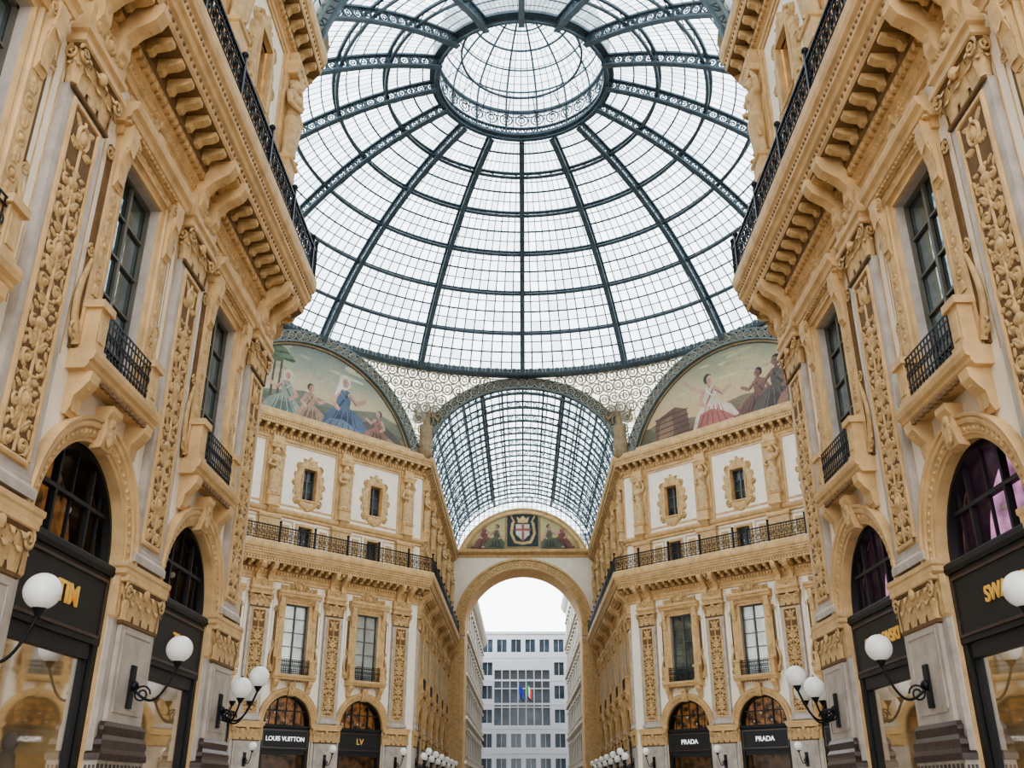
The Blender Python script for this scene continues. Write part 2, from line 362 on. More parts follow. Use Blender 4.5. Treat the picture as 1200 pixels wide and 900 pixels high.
    el=[Ering(0,zc,.82,1.42,.2,.16),Ering(0,zc,1.0,1.62,.07,.12),Edisc(0,zc+1.55,.2,.26,.22),Eleaf(0,zc+1.5,.45,.16,pi/2,.2),Eleaf(.1,zc+1.5,.5,.12,.5,.16),
        Estroke(spir(.75,zc+1.15,.25,1.3,1.6,-1),.06,.16),Estroke(spir(.82,zc-1.1,.25,1.3,-1.6,1),.06,.16),Estroke(spir(1.08,zc+.05,.17,1.3,-1.6,1),.05,.14),
        Eleaf(0,zc-1.4,.4,.14,-pi/2,.16),Eleaf(.1,zc-1.45,.45,.1,-.4,.12),Edisc(0,zc-1.5,.16,.16,.18),Eleaf(1.0,zc+.3,.5,.1,1.4,.12),Eleaf(1.0,zc-.3,.5,.1,-1.4,.12)]
    def Erect(X,Z): 
        return np.where((np.abs(X)<.78)&(np.abs(Z-zc)<1.32),.1,0)
    el.append(Erect)
    relief(mb,-1.35,1.35,18.3,22.4,.035,el,0.0,CARVE,None,(-.52,.52,19.15,21.25),rough=.008)
    mould(mb,[(-.52,19.15),(-.52,21.25),(.52,21.25),(.52,19.15),(-.52,19.15)],[(0,-.05),(0,.18),(.08,.2),(.1,.14),(.1,0)],TRIM)
    mould(mb,[(-1.95,18.6),(-1.95,22.6),(1.95,22.6),(1.95,18.6),(-1.95,18.6)],[(0,0),(0,.06),(.1,.06),(.1,0)],TRIM)
    return mb.mesh('facade_bay')
def panel_elems(z0,z1):
    el=[Estroke([(0,z0),(0,z1)],.03,.05)]
    z=z0; k=0
    while z+1.25<=z1+.2:
        el+=[Estroke([(0,z+.05),(.1,z+.1),(.2,z+.12)],.022,.04),Estroke(spir(.2,z+.3,.14,1.4,-pi/2,1),.026,.055),
             Edisc(.2,z+.3,.045,.045,.07),Eleaf(.05,z+.5,.32,.075,.75,.06),Eleaf(.05,z+.62,.26,.06,1.2,.06),Eleaf(.33,z+.18,.2,.05,1.3,.05),
             Eleaf(.3,z+.02,.2,.05,-.2,.045),Eleaf(.06,z+.0,.22,.06,.2,.05),
             Estroke(spir(.23,z+.86,.1,1.2,pi/2,-1),.022,.05),Edisc(.23,z+.86,.035,.035,.06),Eleaf(.3,z+.95,.18,.04,1.1,.045),
             Eleaf(.12,z+.3,.2,.045,2.2,.045),Eleaf(.34,z+.45,.16,.04,1.9,.045),Edisc(.34,z+.66,.035,.035,.05),Edisc(.1,z+1.15,.035,.035,.05),Eleaf(.16,z+1.1,.18,.04,.4,.045)]
        if k%2==0: el+=[Edisc(0,z+.95,.11,.13,.1),Ering(0,z+.95,.15,.17,.025,.05),Eleaf(0,z+1.05,.22,.08,pi/2,.07)]
        else: el+=[Edisc(0,z+.92,.14,.1,.09),Edisc(0,z+1.1,.07,.1,.09),Edisc(.1,z+.75,.06,.06,.05)]
        z+=1.25;k+=1
    return el
def capital(mb,hx,yd,z0,z1,m,fl=.16,n=3):
    h=z1-z0
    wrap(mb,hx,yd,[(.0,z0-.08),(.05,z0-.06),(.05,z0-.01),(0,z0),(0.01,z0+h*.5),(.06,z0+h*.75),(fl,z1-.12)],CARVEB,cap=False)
    wrap(mb,hx,yd,[(0,z1-.13),(fl,z1-.12),(fl+.05,z1-.1),(fl+.05,z1),(0,z1)],TRIM)
    for lev,(zz,hh,cu) in enumerate(((z0,h*.48,.12),(z0+h*.15,h*.62,.16))):
        for i in range(n+lev):
            x=-hx+2*hx*(i+.5)/(n+lev)
            leaf3(mb,(x,yd,zz),(0,1),2*hx/(n+lev)*.9,hh,cu,m)
        for s in(-1,1):
            leaf3(mb,(s*hx,yd*.5,zz),(s,0),max(.16,yd*.8),hh,cu,m)
            leaf3(mb,(s*hx,yd,zz),(s*.7,.7),.2,hh,cu,m)
    for s in(-1,1):
        volute(mb,(s*(hx+.02),yd+fl*.8,z1-.26),.17,m,'y',d=-s); volute(mb,(s*(hx+fl*.8),yd*.6,z1-.26),.15,m,'x')
    sph(mb,(0,yd+fl*.8,z1-.2),.12,m,8,6)
def build_pier():
    mb=MB(); mb.warp=warp_pier
    wrap(mb,1.0,.5,[(0,0),(.08,0),(.08,.3),(0,.36),(0,1.75)],GREY)
    wrap(mb,1.0,.5,[(0,1.75),(.03,1.76),(.03,2.14),(0,2.15)],GREY)
    for i in range(12):
        x=-.94+i*.171
        mb.box(x-.055,x+.055,.53,.54,1.82,1.93,GREYD); mb.box(x-.02,x+.09,.53,.54,1.98,2.06,GREYD)
    for s in(-1,1):
        for i in range(3):
            y=.1+i*.16; mb.box(s*1.03-.006,s*1.03+.006,y-.05,y+.05,1.84,2.04,GREYD)
    wrap(mb,.86,.42,[(0,2.1),(.2,2.12),(.2,2.22),(.14,2.3),(.17,2.36),(.15,2.44),(.06,2.52),(.08,2.6),(.08,2.66),(0,2.74)],GREYD)
    wrap(mb,1.0,.22,[(0,2.15),(0.03,2.2),(.03,2.6),(0,2.7),(0,4.5)],GREY)
    wrap(mb,.78,.4,[(0,2.7),(0,4.45)],GREY)
    mould(mb,[(-.6,2.95),(-.6,4.25),(.6,4.25),(.6,2.95),(-.6,2.95)],[(0,.4),(0,.44),(.05,.44),(.05,.4)],GREY)
    capital(mb,.8,.4,4.45,5.22,CARVE,.14,4)
    wrap(mb,1.02,.24,[(0,4.45),(.04,4.5),(.04,5.0),(.0,5.05),(0,5.2)],TRIM)
    relief(mb,-1.02,1.02,4.5,5.1,.03,[Eleaf(.9,4.5,.6,.12,pi/2,.06)],.28,CARVE)
    wrap(mb,1.03,.46,[(0,5.2),(.06,5.24),(.06,5.32),(.1,5.36),(.1,5.44),(0,5.46)],TRIM)
    wrap(mb,.68,.2,[(0,5.51),(.1,5.51),(.1,5.65),(.03,5.72),(.03,5.78),(0,5.8),(0,12.0)],GREY)
    mb.box(-.5,.5,.2,.215,5.9,11.9,TRIM)
    mould(mb,[(-.41,6.0),(-.41,11.8),(.41,11.8),(.41,6.0),(-.41,6.0)],[(0,.2),(0,.26),(.04,.27),(.08,.25),(.08,.2)],TRIM)
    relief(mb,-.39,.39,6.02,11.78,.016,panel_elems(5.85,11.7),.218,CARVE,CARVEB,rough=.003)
    relief(mb,-.36,.36,11.0,11.75,.016,[Ering(0,11.4,.17,.2,.03,.07),Edisc(0,11.4,.11,.14,.1),Eleaf(.1,11.15,.3,.07,.3,.06),Eleaf(.12,11.55,.24,.06,.6,.05)],.22,CARVE,rough=.003)
    capital(mb,.62,.24,12.02,12.85,CARVE,.16,3)
    wrap(mb,.72,.3,[(0,12.85),(0,13.0),(.06,13.05),(.06,13.15),(0,13.2),(0,13.65)],TRIM)
    relief(mb,-.6,.6,13.2,13.62,.025,[Ering(0,13.41,.15,.15,.03,.06),Edisc(0,13.41,.1,.1,.08),Eleaf(.18,13.41,.38,.1,0,.07)],.3,CARVE)
    for x in(-.42,.42):
        prism(mb,[(0,13.3),(.3,13.35),(.42,13.55),(.4,13.85),(.6,14.05),(.95,14.25),(1.08,14.45),(1.08,14.62),(0,14.62)],x-.15,x+.15,TRIM)
        leaf3(mb,(x,.36,13.5),(0,1),.26,.75,.45,CARVE)
    wrap(mb,.72,.26,[(0,15.8),(.06,15.8),(.06,16.0),(0,16.05),(0,17.5),(.06,17.55),(.08,17.7),(0,17.8)],TRIM)
    mb.box(-.45,.45,.26,.3,16.25,17.3,CARVE)
    wrap(mb,.55,.14,[(0,18.3),(0,22.9)],TRIM)
    wrap(mb,.72,.05,[(0,18.3),(0,22.9)],TRIM)
    wrap(mb,.38,.5,[(0,18.2),(.06,18.25),(.06,18.35),(0,18.4),(0,18.9),(.06,18.95),(.08,19.05),(0,19.05)],TRIM)
    prism(mb,[(0,17.7),(.15,17.75),(.4,18.0),(.52,18.2),(0,18.2)],-.3,.3,TRIM)
    wrap(mb,.4,.42,[(0,22.1),(.05,22.12),(.1,22.3),(.16,22.4),(.16,22.5),(0,22.5),(0,22.95)],TRIM)
    for i in(-1,0,1): leaf3(mb,(i*.26,.42,22.08),(0,1),.24,.3,.1,CARVE)
    return mb.mesh('pier_and_pilaster')
def to_remesh(mb,name,vox,m):
    me=mb.mesh(name+'_src'); o=bpy.data.objects.new(name+'_src',me); col.objects.link(o)
    md=o.modifiers.new('r','REMESH'); md.mode='VOXEL'; md.voxel_size=vox
    dg=bpy.context.evaluated_depsgraph_get(); me2=bpy.data.meshes.new_from_object(o.evaluated_get(dg)); me2.name=name
    bpy.data.objects.remove(o); me2.materials.clear(); me2.materials.append(m)
    me2.polygons.foreach_set('use_smooth',[True]*len(me2.polygons)); return me2
def build_caryatid():
    mb=MB(); m=STAT
    for s in(-1,1):
        capsule(mb,(s*.13,.02,.1),(s*.17,.06,1.35),.17,.24,m); capsule(mb,(s*.14,.1,.06),(s*.16,.28,.04),.09,.07,m)
        capsule(mb,(s*.3,0,2.35),(s*.14,.02,2.42),.15,.16,m)
    for i in range(7):
        a=i/6*pi; capsule(mb,(.33*math.cos(a),.14*math.sin(a),.05),(.22*math.cos(a),.2*math.sin(a),1.4),.085,.05,m,8)
    capsule(mb,(0,.02,1.3),(0,.04,1.75),.3,.23,m); capsule(mb,(0,.04,1.75),(0,.03,2.25),.22,.3,m)
    for s in(-1,1): sph(mb,(s*.13,.24,2.12),.12,m)
    capsule(mb,(0,0,2.4),(0,.04,2.62),.11,.1,m); sph(mb,(0,.06,2.82),.2,m,12,8,(.85,.95,1.15))
    sph(mb,(0,.25,2.8),.045,m,8,6); sph(mb,(0,-.02,2.9),.24,m,12,8,(1,1,.85))
    for s in(-1,1): sph(mb,(s*.17,-.02,2.72),.09,m)
    capsule(mb,(.36,0,2.35),(.5,.06,1.9),.12,.09,m); capsule(mb,(.5,.06,1.9),(.22,.32,1.75),.09,.07,m); sph(mb,(.16,.34,1.76),.08,m)
    capsule(mb,(-.36,0,2.35),(-.56,.1,2.62),.12,.09,m); capsule(mb,(-.56,.1,2.62),(-.36,.12,2.98),.09,.07,m); sph(mb,(-.33,.12,3.02),.08,m)
    capsule(mb,(.3,.1,2.3),(-.25,.28,1.5),.08,.08,m); capsule(mb,(-.25,.25,1.5),(-.4,.1,.6),.09,.06,m)
    return to_remesh(mb,'caryatid',.035,m)
def build_winged():
    mb=MB(); m=STATG
    for s in(-1,1):
        capsule(mb,(s*.16,.1,.2),(s*.2,.08,1.3),.2,.26,m)
        capsule(mb,(s*.32,0,2.4),(s*.12,.02,2.46),.15,.16,m)
        capsule(mb,(s*.38,0,2.35),(s*.7,.2,1.95),.12,.09,m); capsule(mb,(s*.7,.2,1.95),(s*.85,.4,2.3),.09,.07,m); sph(mb,(s*.87,.42,2.36),.09,m)
        for k in range(7):
            a=.3+k*.2; L=1.7-.13*k
            capsule(mb,(s*.2,-.18,2.2-.05*k),(s*(.2+L*math.sin(a)),-.1,2.2+L*math.cos(a)-.1*k),.14,.06,m,8,.45)
    for i in range(8):
        a=i/7*pi; capsule(mb,(.42*math.cos(a),.1+.2*math.sin(a),.05),(.24*math.cos(a),.05+.2*math.sin(a),1.5),.1,.06,m,8)
    capsule(mb,(0,.05,1.3),(0,.06,1.8),.3,.23,m); capsule(mb,(0,.05,1.8),(0,.03,2.3),.22,.3,m)
    capsule(mb,(0,0,2.45),(0,.04,2.66),.11,.1,m); sph(mb,(0,.08,2.88),.2,m,12,8,(.85,.95,1.15)); sph(mb,(0,.27,2.86),.045,m,8,6); sph(mb,(0,0,2.95),.24,m,12,8,(1,1,.85))
    capsule(mb,(0,0,-.35),(0,0,.1),.5,.45,m)
    return to_remesh(mb,'winged_statue',.045,m)
def build_shop(name,back,fan):
    mb=MB(); R=1.65; zs=5.4
    for s in(-1,1):
        x0,x1=sorted((s*1.65,s*1.48)); mb.box(x0,x1,-.34,-.08,0,4.0,BLACK)
        x0,x1=sorted((s*1.48,s*1.42)); mb.box(x0,x1,-.32,-.14,0,4.0,BLACK)
    mb.box(-1.65,1.65,-.34,-.06,3.95,5.18,BLACK)
    mould(mb,[(-1.5,4.1),(-1.5,5.02),(1.5,5.02),(1.5,4.1),(-1.5,4.1)],[(0,-.06),(0,-.03),(.05,-.03),(.05,-.06)],GREYD)
    hm(mb,-1.65,1.65,[(-.34,5.15),(-.02,5.15),(.02,5.22),(.02,5.3),(-.06,5.36),(-.34,5.36)],BLACK)
    mb.box(-1.42,1.42,-.3,-.12,0,.5,BLACK); mb.box(-1.42,1.42,-.3,-.12,3.7,3.95,BLACK)
    mb.add([(-1.42,-.2,.5),(1.42,-.2,.5),(1.42,-.2,3.95),(-1.42,-.2,3.95)],[(0,1,2,3)],SGLASS)
    mb.add([(-1.6,-1.3,0),(1.6,-1.3,0),(1.6,-1.3,3.95),(-1.6,-1.3,3.95)],[(0,1,2,3)],back)
    for s in(-1,1): mb.add([(s*1.6,-1.3,0),(s*1.6,-.3,0),(s*1.6,-.3,3.95),(s*1.6,-1.3,3.95)],[(0,1,2,3)],back)
    mb.add([(-1.6,-1.3,3.9),(1.6,-1.3,3.9),(1.6,-.3,3.9),(-1.6,-.3,3.9)],[(0,1,2,3)],back)
    for x in(-.7,.5):
        sph(mb,(x,-.8,2.35),.13,GREY,10,8,(.9,1,1.2)); capsule(mb,(x,-.8,1.3),(x,-.8,2.05),.2,.2,GREY,10,.6); mb.box(x-.3,x+.3,-1.0,-.6,.5,1.15,GREY)
    arc=[(R*math.cos(a),zs+R*math.sin(a)) for a in np.linspace(pi,0,33)]
    mould(mb,[(-R,5.3)]+arc+[(R,5.3)],[(0,-.36),(0,-.14),(-.12,-.12),(-.14,-.36)],BLACK)
    v=[(x,-.26,z) for x,z in arc]+[(R,-.26,5.3),(-R,-.26,5.3)]; mb.add(v,[list(range(len(v)))],SGLASS)
    v=[(x*1.1,-1.0,5.3+(z-5.3)*1.1) for x,z in arc]+[(R*1.1,-1.0,5.2),(-R*1.1,-1.0,5.2)]; mb.add(v,[list(range(len(v)))],fan)
    mould(mb,[(x,z) for x,z in arc],[(0,-.36),(.15,-1.0)],BLACK)
    mb.add([(-R,-.36,5.3),(R,-.36,5.3),(R*1.1,-1.0,5.2),(-R*1.1,-1.0,5.2)],[(0,1,2,3)],BLACK)
    for x in(-.62,.62):
        zt=zs+math.sqrt(R*R-x*x); mb.box(x-.035,x+.035,-.3,-.18,5.3,zt,BLACK)
    for z in(6.15,):
        xx=math.sqrt(R*R-(z-zs)**2); mb.box(-xx,xx,-.3,-.18,z-.035,z+.035,BLACK)
    for x in(-1.1,0,1.1): mb.box(x-.015,x+.015,-.28,-.22,5.3,zs+math.sqrt(R*R-x*x),BLACK)
    for x in(-.9,-.2,.5,1.0): sph(mb,(x,-.7,5.9+.3*math.sin(x*5)),.07,GLOBE,8,6)
    return mb.mesh(name)
def build_lamp(trip):
    mb=MB(); g=MB()
    hd=[(0,.98,4.05)] if not trip else [(0,1.05,4.15),(-.42,.78,3.85),(.42,.78,3.85)]
    mb.box(-.09,.09,.16,.22,3.0,3.75,IRON); sph(mb,(0,.24,3.4),.09,IRON,10,6)
    for hx,hy,hz in hd:
        pts=[]
        for t in np.linspace(0,1,16):
            y=.2+(hy-.2)*(t**.8); z=3.35-.28*math.sin(t*pi)*(1)+(hz-.32-3.35)*t**2
            pts.append((hx*t,y,z))
        tube(mb,pts,.024,IRON,6)
        tube(mb,[(hx*.5,.4+.16*math.cos(a)*(1-a/14),3.25+.16*math.sin(a)*(1-a/14)) for a in np.linspace(0,9,20)],.018,IRON,5)
        tube(mb,[(hx,hy,hz-.34),(hx,hy,hz-.22)],[.03,.1],IRON,10)
        sph(mb,(hx,hy,hz-.21),.1,IRON,10,6,(1,1,.35)); sph(mb,(hx,hy,hz+.25),.025,IRON,6,4)
        sph(g,(hx,hy,hz),.24,GLOBE,24,16)
    return mb.mesh('bracket'),g.mesh('globes')
BAYM=build_bay(); BAYB=BAYM.copy(); BAYB.name='facade_bay_with_blind'
for i,m_ in enumerate(BAYB.materials):
    if m_==WINM: BAYB.materials[i]=WINB
PIERM=build_pier(); CARM=build_caryatid(); WINGM=build_winged()
SH={'w':build_shop('shopfront_lit',INW,INF),'d':build_shop('shopfront_dim',IND,INF),'p':build_shop('shopfront_purple',INW,INP)}
L1=build_lamp(False); L3=build_lamp(True)
# ---------------------------------------------------------------- runs (continuous mouldings)
def run(mb,path,sgn,prof,m,sm=False):
    P,O,_,_=offs(path); O=O*sgn
    mb.grid(np.array([[(p[0]+o[0]*q[0]*KP,p[1]+o[1]*q[0]*KP,q[1]) for q in prof] for p,o in zip(P,O)]),m,sm)
def segs(path,sgn,p):
    P,O,d,n=offs(path); O=O*sgn; n=n*sgn
    for i in range(len(d)):
        a=P[i]+O[i]*p*KP; b=P[i+1]+O[i+1]*p*KP; yield a,b,d[i],n[i]
def dent(mb,path,sgn,sp,w,p0,p1,z0,z1,m):
    for a,b,d,n in segs(path,sgn,(p0+p1)/2):
        L=np.linalg.norm(b-a); N=max(1,int(L/sp))
        for i in range(N):
            c=a+d*(i+.5)*L/N
            mb.obox((c[0],c[1],(z0+z1)/2),(d[0]*w/2,d[1]*w/2,0),(n[0]*(p1-p0)/2,n[1]*(p1-p0)/2,0),(0,0,(z1-z0)/2),m)
def bracks(mb,path,sgn,sp,w,prof,m):
    for a,b,d,n in segs(path,sgn,0.3):
        L=np.linalg.norm(b-a); N=max(1,int(L/sp))
        for i in range(N):
            c=a+d*(i+.5)*L/N-n*.3*KP
            v=[]
            for s in(-1,1):
                for p,z in prof: q=c+n*p*KP+d*s*w/2; v.append((q[0],q[1],z))
            k=len(prof)
            mb.add(v,[list(range(k)),list(range(2*k-1,k-1,-1))]+[(j,(j+1)%k,(j+1)%k+k,j+k) for j in range(k)],m)
def beads(mb,path,sgn,sp,r,p,z,m,sc=(1,1,1)):
    for a,b,d,n in segs(path,sgn,p):
        L=np.linalg.norm(b-a); N=int(L/sp)
        for i in range(N):
            c=a+d*(i+.5)*L/N; sph(mb,(c[0],c[1],z),r,m,6,4,sc)
def cornices(path,sgn):
    mb=MB()
    run(mb,path,sgn,[(0,13.62),(.1,13.64),(.1,13.8),(.16,13.84),(.16,13.98),(.24,14.04),(.24,14.2),(.34,14.26)],TRIM)
    run(mb,path,sgn,[(.34,14.26),(.4,14.34),(.4,14.58),(.95,14.6)],TRIMD)  # soffit strip: shade put into the colour with the darker trim
    run(mb,path,sgn,[(.95,14.6),(1.0,14.66),(1.0,14.86),(1.08,14.9),(1.12,15.02),(1.2,15.06),(1.2,15.3),(1.28,15.36),(1.32,15.5),(1.32,15.74),(1.26,15.8),(0,15.8)],TRIM)
    dent(mb,path,sgn,.22,.11,.24,.36,14.06,14.2,TRIM)
    bracks(mb,path,sgn,.55,.2,[(.4,14.3),(.5,14.3),(.56,14.4),(.8,14.44),(.92,14.5),(.92,14.6),(.4,14.6)],CARVE)
    beads(mb,path,sgn,.55,.1,.7,14.6,TRIM,(1,1,.5))
    beads(mb,path,sgn,.2,.05,1.0,14.76,TRIMD); beads(mb,path,sgn,.16,.045,1.2,15.18,TRIMD); beads(mb,path,sgn,.14,.035,.16,13.91,CARVE)
    run(mb,path,sgn,[(0,17.72),(.14,17.76),(.14,17.9),(.24,17.96),(.3,18.1),(.3,18.22),(0,18.28)],TRIM)
    run(mb,path,sgn,[(0,22.75),(.1,22.78),(.1,22.95),(.18,23.0),(.18,23.2),(.28,23.26)],TRIM)
    run(mb,path,sgn,[(.28,23.26),(.28,23.5),(.75,23.56)],TRIMD)  # upper soffit, shade painted the same way
    run(mb,path,sgn,[(.75,23.56),(.8,23.62),(.8,23.9),(.88,23.94),(.95,24.1),(.95,24.35),(.3,24.42),(.3,24.75),(-.2,24.75)],TRIM)
    dent(mb,path,sgn,.24,.12,.18,.3,23.02,23.18,TRIM)
    bracks(mb,path,sgn,.62,.22,[(.28,23.22),(.36,23.2),(.45,23.34),(.7,23.42),(.72,23.56),(.28,23.56)],CARVE)
    beads(mb,path,sgn,.2,.05,.8,23.76,TRIMD)
    return mb.mesh('cornices')
def railing(path,sgn):
    mb=MB(); p=1.18
    for z,t in((15.9,.03),(16.05,.02),(16.6,.02),(16.78,.045)):
        run(mb,path,sgn,[(p-t,z-t*.7),(p+t,z-t*.7),(p+t,z+t*.7),(p-t,z+t*.7),(p-t,z-t*.7)],IRON)
    for a,b,d,n in segs(path,sgn,p):
        L=np.linalg.norm(b-a); N=int(L/.36)
        for i in range(N+1):
            c=a+d*i*L/N; D=(d[0],d[1],0); Z=(0,0,1)
            mb.obox((c[0],c[1],16.3),(d[0]*.014,d[1]*.014,0),(n[0]*.014,n[1]*.014,0),(0,0,.5),IRON)
            if i<N:
                e=c+d*.5*L/N
                ring(mb,(e[0],e[1],16.33),D,Z,.13,.022,IRON,10,4); ring(mb,(e[0],e[1],16.33),D,Z,.06,.018,IRON,8,4)
                ring(mb,(e[0],e[1],16.51),D,Z,.05,.016,IRON,8,4); ring(mb,(e[0],e[1],16.14),D,Z,.05,.016,IRON,8,4); ring(mb,(e[0],e[1],16.69),D,Z,.055,.016,IRON,8,4)
            if i%7==0:
                mb.obox((c[0],c[1],16.4),(d[0]*.05,d[1]*.05,0),(n[0]*.05,n[1]*.05,0),(0,0,.6),IRON); sph(mb,(c[0],c[1],17.08),.09,IRON,8,6)
    return mb.mesh('railing')
def filler(a,b):
    mb=MB(); mb.add([(a[0],a[1],0),(b[0],b[1],0),(b[0],b[1],24.6),(a[0],a[1],24.6)],[(0,1,2,3)],CREAM); return mb.mesh('corner_infill')
r2=math.sqrt(.5); DL=(H8-W)*math.sqrt(2); MG=(DL-3*BAY)/2
def lamp(c,o,trip,z=0):
    e=empty('wall_lamp'); b,g=(L3 if trip else L1); M=frame(c,o,z)
    e.matrix_basis=M
    for nm,me in(('bracket',b),('globes',g)):
        k=bpy.data.objects.new(nm,me); col.objects.link(k); k.parent=e
def textobj(s,pos,out,size,m,parent,name='sign_lettering'):
    cu=bpy.data.curves.new(name,'FONT'); cu.body=s; cu.align_x='CENTER'; cu.align_y='CENTER'; cu.size=size; cu.extrude=.015; cu.offset=.004
    cu.materials.append(m); o=bpy.data.objects.new(name,cu); col.objects.link(o)
    ox,oy=out; rx,ry=-oy,ox
    o.matrix_basis=Matrix(((rx,0,ox,pos[0]),(ry,0,oy,pos[1]),(0,1,0,pos[2]),(0,0,0,1)))
    if parent: o.parent=parent
def segment(par,a,d,o,start,nb,shops,corner=(0,-1),blinds=()):
    for i in range(nb+1):
        c=(a[0]+d[0]*(start+i*BAY),a[1]+d[1]*(start+i*BAY))
        obj('pier_and_pilaster',PIERM,par,frame(c,o)); obj('caryatid',CARM,par,frame((c[0]+o[0]*.24,c[1]+o[1]*.24),o,19.05))
        lamp(c,o,(i in corner))
        if i<nb:
            c=(a[0]+d[0]*(start+(i+.5)*BAY),a[1]+d[1]*(start+(i+.5)*BAY))
            obj('facade_bay',BAYB if i in blinds else BAYM,par,frame(c,o)); obj('shopfront',SH[shops[i%len(shops)]],par,frame(c,o))
def bayc(a,d,start,i): return (a[0]+d[0]*(start+(i+.5)*BAY),a[1]+d[1]*(start+(i+.5)*BAY))
for side,sg in(('left',-1),('right',1)):
    near=[(sg*W,-3.8),(sg*W,YN),(sg*H8,YC-W),(sg*XS,YC-W)]; s=1 if sg<0 else -1
    par=empty('wall_near_'+side)
    obj('cornices',cornices(near,s),par); obj('balcony_railing',railing(near,s),par)
    segment(par,(sg*W,-3.8),(0,1),(-sg,0),0,5,'wwwww' if sg<0 else 'wwppp',corner=(5,))
    obj('corner_infill',filler((sg*W,23.2),(sg*W,YN)),par)
    dd=(sg*r2,r2); oo=(-sg*r2,r2)
    segment(par,(sg*W,YN),dd,oo,MG,3,'d',corner=())
    P0=(sg*W,YN)
    obj('corner_infill',filler(P0,(P0[0]+dd[0]*MG,P0[1]+dd[1]*MG)),par)
    obj('corner_infill',filler((P0[0]+dd[0]*(DL-MG),P0[1]+dd[1]*(DL-MG)),(sg*H8,YC-W)),par)
    obj('corner_infill',filler((sg*H8,YC-W),(sg*(H8+1),YC-W)),par)
    segment(par,(sg*H8,YC-W),(sg,0),(0,1),1.0,2,'d',corner=())
    far=[(sg*XS,YC+W),(sg*H8,YC+W),(sg*W,YF),(sg*W,YE)]
    par=empty('wall_far_'+side)
    obj('cornices',cornices(far,s),par); obj('balcony_railing',railing(far,s),par)
    segment(par,(sg*W,YF+1),(0,1),(-sg,0),0,5,'dwd',corner=(0,1,2,3,4,5))
    obj('corner_infill',filler((sg*W,YF),(sg*W,YF+1)),par); obj('corner_infill',filler((sg*W,94),(sg*W,YE)),par)
    dd=(sg*r2,-r2); oo=(-sg*r2,-r2); P0=(sg*W,YF)
    segment(par,P0,dd,oo,MG,3,'d',corner=(),blinds=(0,1) if sg<0 else (1,))
    obj('corner_infill',filler(P0,(P0[0]+dd[0]*MG,P0[1]+dd[1]*MG)),par)
    obj('corner_infill',filler((P0[0]+dd[0]*(DL-MG),P0[1]+dd[1]*(DL-MG)),(sg*H8,YC+W)),par)
    obj('corner_infill',filler((sg*H8,YC+W),(sg*(H8+1),YC+W)),par)
    segment(par,(sg*H8,YC+W),(sg,0),(0,-1),1.0,2,'d',corner=())
    def sign(txt,c,o,size,m):
        e=empty('shop_sign'); textobj(txt,(c[0]-o[0]*.03,c[1]-o[1]*.03,4.56),o,size,m,e)
    b0=bayc(P0,dd,MG,0); b1=bayc(P0,dd,MG,1); b2=bayc(P0,dd,MG,2)
    if sg<0:
        sign('LV',b0,oo,.5,GOLD); sign('LOUIS VUITTON',b1,oo,.36,WHITE); sign('TIM',(-W,15.2),(1,0),.48,GOLD)
        sign('TIM',(-W,20.5),(1,0),.42,GOLD); sign('LOUIS VUITTON',b2,oo,.34,WHITE)
    else:
        sign('PRADA',b0,oo,.4,WHITE); sign('PRADA',b1,oo,.4,WHITE); sign('SWAROVSKI',(W,14.5),(-1,0),.36,GOLD); sign('SWAROVSKI',(W,20.3),(-1,0),.36,GOLD); sign('PRADA',b2,oo,.4,WHITE)
# ---------------------------------------------------------------- dome
def beam(mb,P,Nn,w,h,m,closed=False):
    P=np.array(P,float);Nn=np.array(Nn,float)
    T=np.gradient(P,axis=0) if not closed else np.roll(P,-1,0)-np.roll(P,1,0)
    T/=np.linalg.norm(T,axis=1)[:,None]; S=np.cross(T,Nn)
    G=np.stack([P-S*w/2-Nn*h/2,P+S*w/2-Nn*h/2,P+S*w/2+Nn*h/2,P-S*w/2+Nn*h/2],1)
    mb.grid(G,m,False,closed,True)
RB=20.4; ZB=31.1; RL=5.3; ZL=41.6
dd_=(RB**2-RL**2-(ZL-ZB)**2)/(2*(ZL-ZB)); RHO=math.hypot(RB,dd_); ZC=ZB-dd_
ph0=math.atan2(dd_,RB); ph1=math.atan2(dd_+ZL-ZB,RL)
dome=empty('glass_dome'); dome.location=(0,YC,0)
def uvgrid(name,P,U,V,m):
    a,b=P.shape[:2]; me=bpy.data.meshes.new(name)
    I=np.arange(a*b).reshape(a,b); q=np.stack([I[:-1,:-1],I[1:,:-1],I[1:,1:],I[:-1,1:]],-1).reshape(-1,4)
    me.from_pydata(P.reshape(-1,3).tolist(),[],q.tolist()); uvl=me.uv_layers.new(name='UVMap')
    uv=np.stack([U,V],-1).reshape(-1,2)[q.reshape(-1)]
    uvl.data.foreach_set('uv',uv.reshape(-1)); me.materials.append(m); me.polygons.foreach_set('use_smooth',[True]*len(q)); me.update(); return me
TI=6
th=np.linspace(0,2*pi,193); ph=np.linspace(ph0,ph1,50)
T_,P_=np.meshgrid(th,ph,indexing='ij')
P=np.stack([RHO*np.cos(P_)*np.cos(T_),RHO*np.cos(P_)*np.sin(T_),ZC+RHO*np.sin(P_)],-1)
obj('dome_glazing',uvgrid('dome_glazing',P,T_/(2*pi)*16*10,(P_-ph0)/(ph1-ph0)*TI*4,DGLASS),dome)
mb=MB(); ph=np.linspace(ph0,ph1,40)
for rr,w,h in((RHO-.12,.3,.12),(RHO-.85,.34,.12)):
    P=np.stack([rr*np.cos(ph),0*ph,ZC+rr*np.sin(ph)],1); N_=np.stack([np.cos(ph),0*ph,np.sin(ph)],1); beam(mb,P,N_,w,h,DIRON)
nr=int(RHO*(ph1-ph0)/.64)
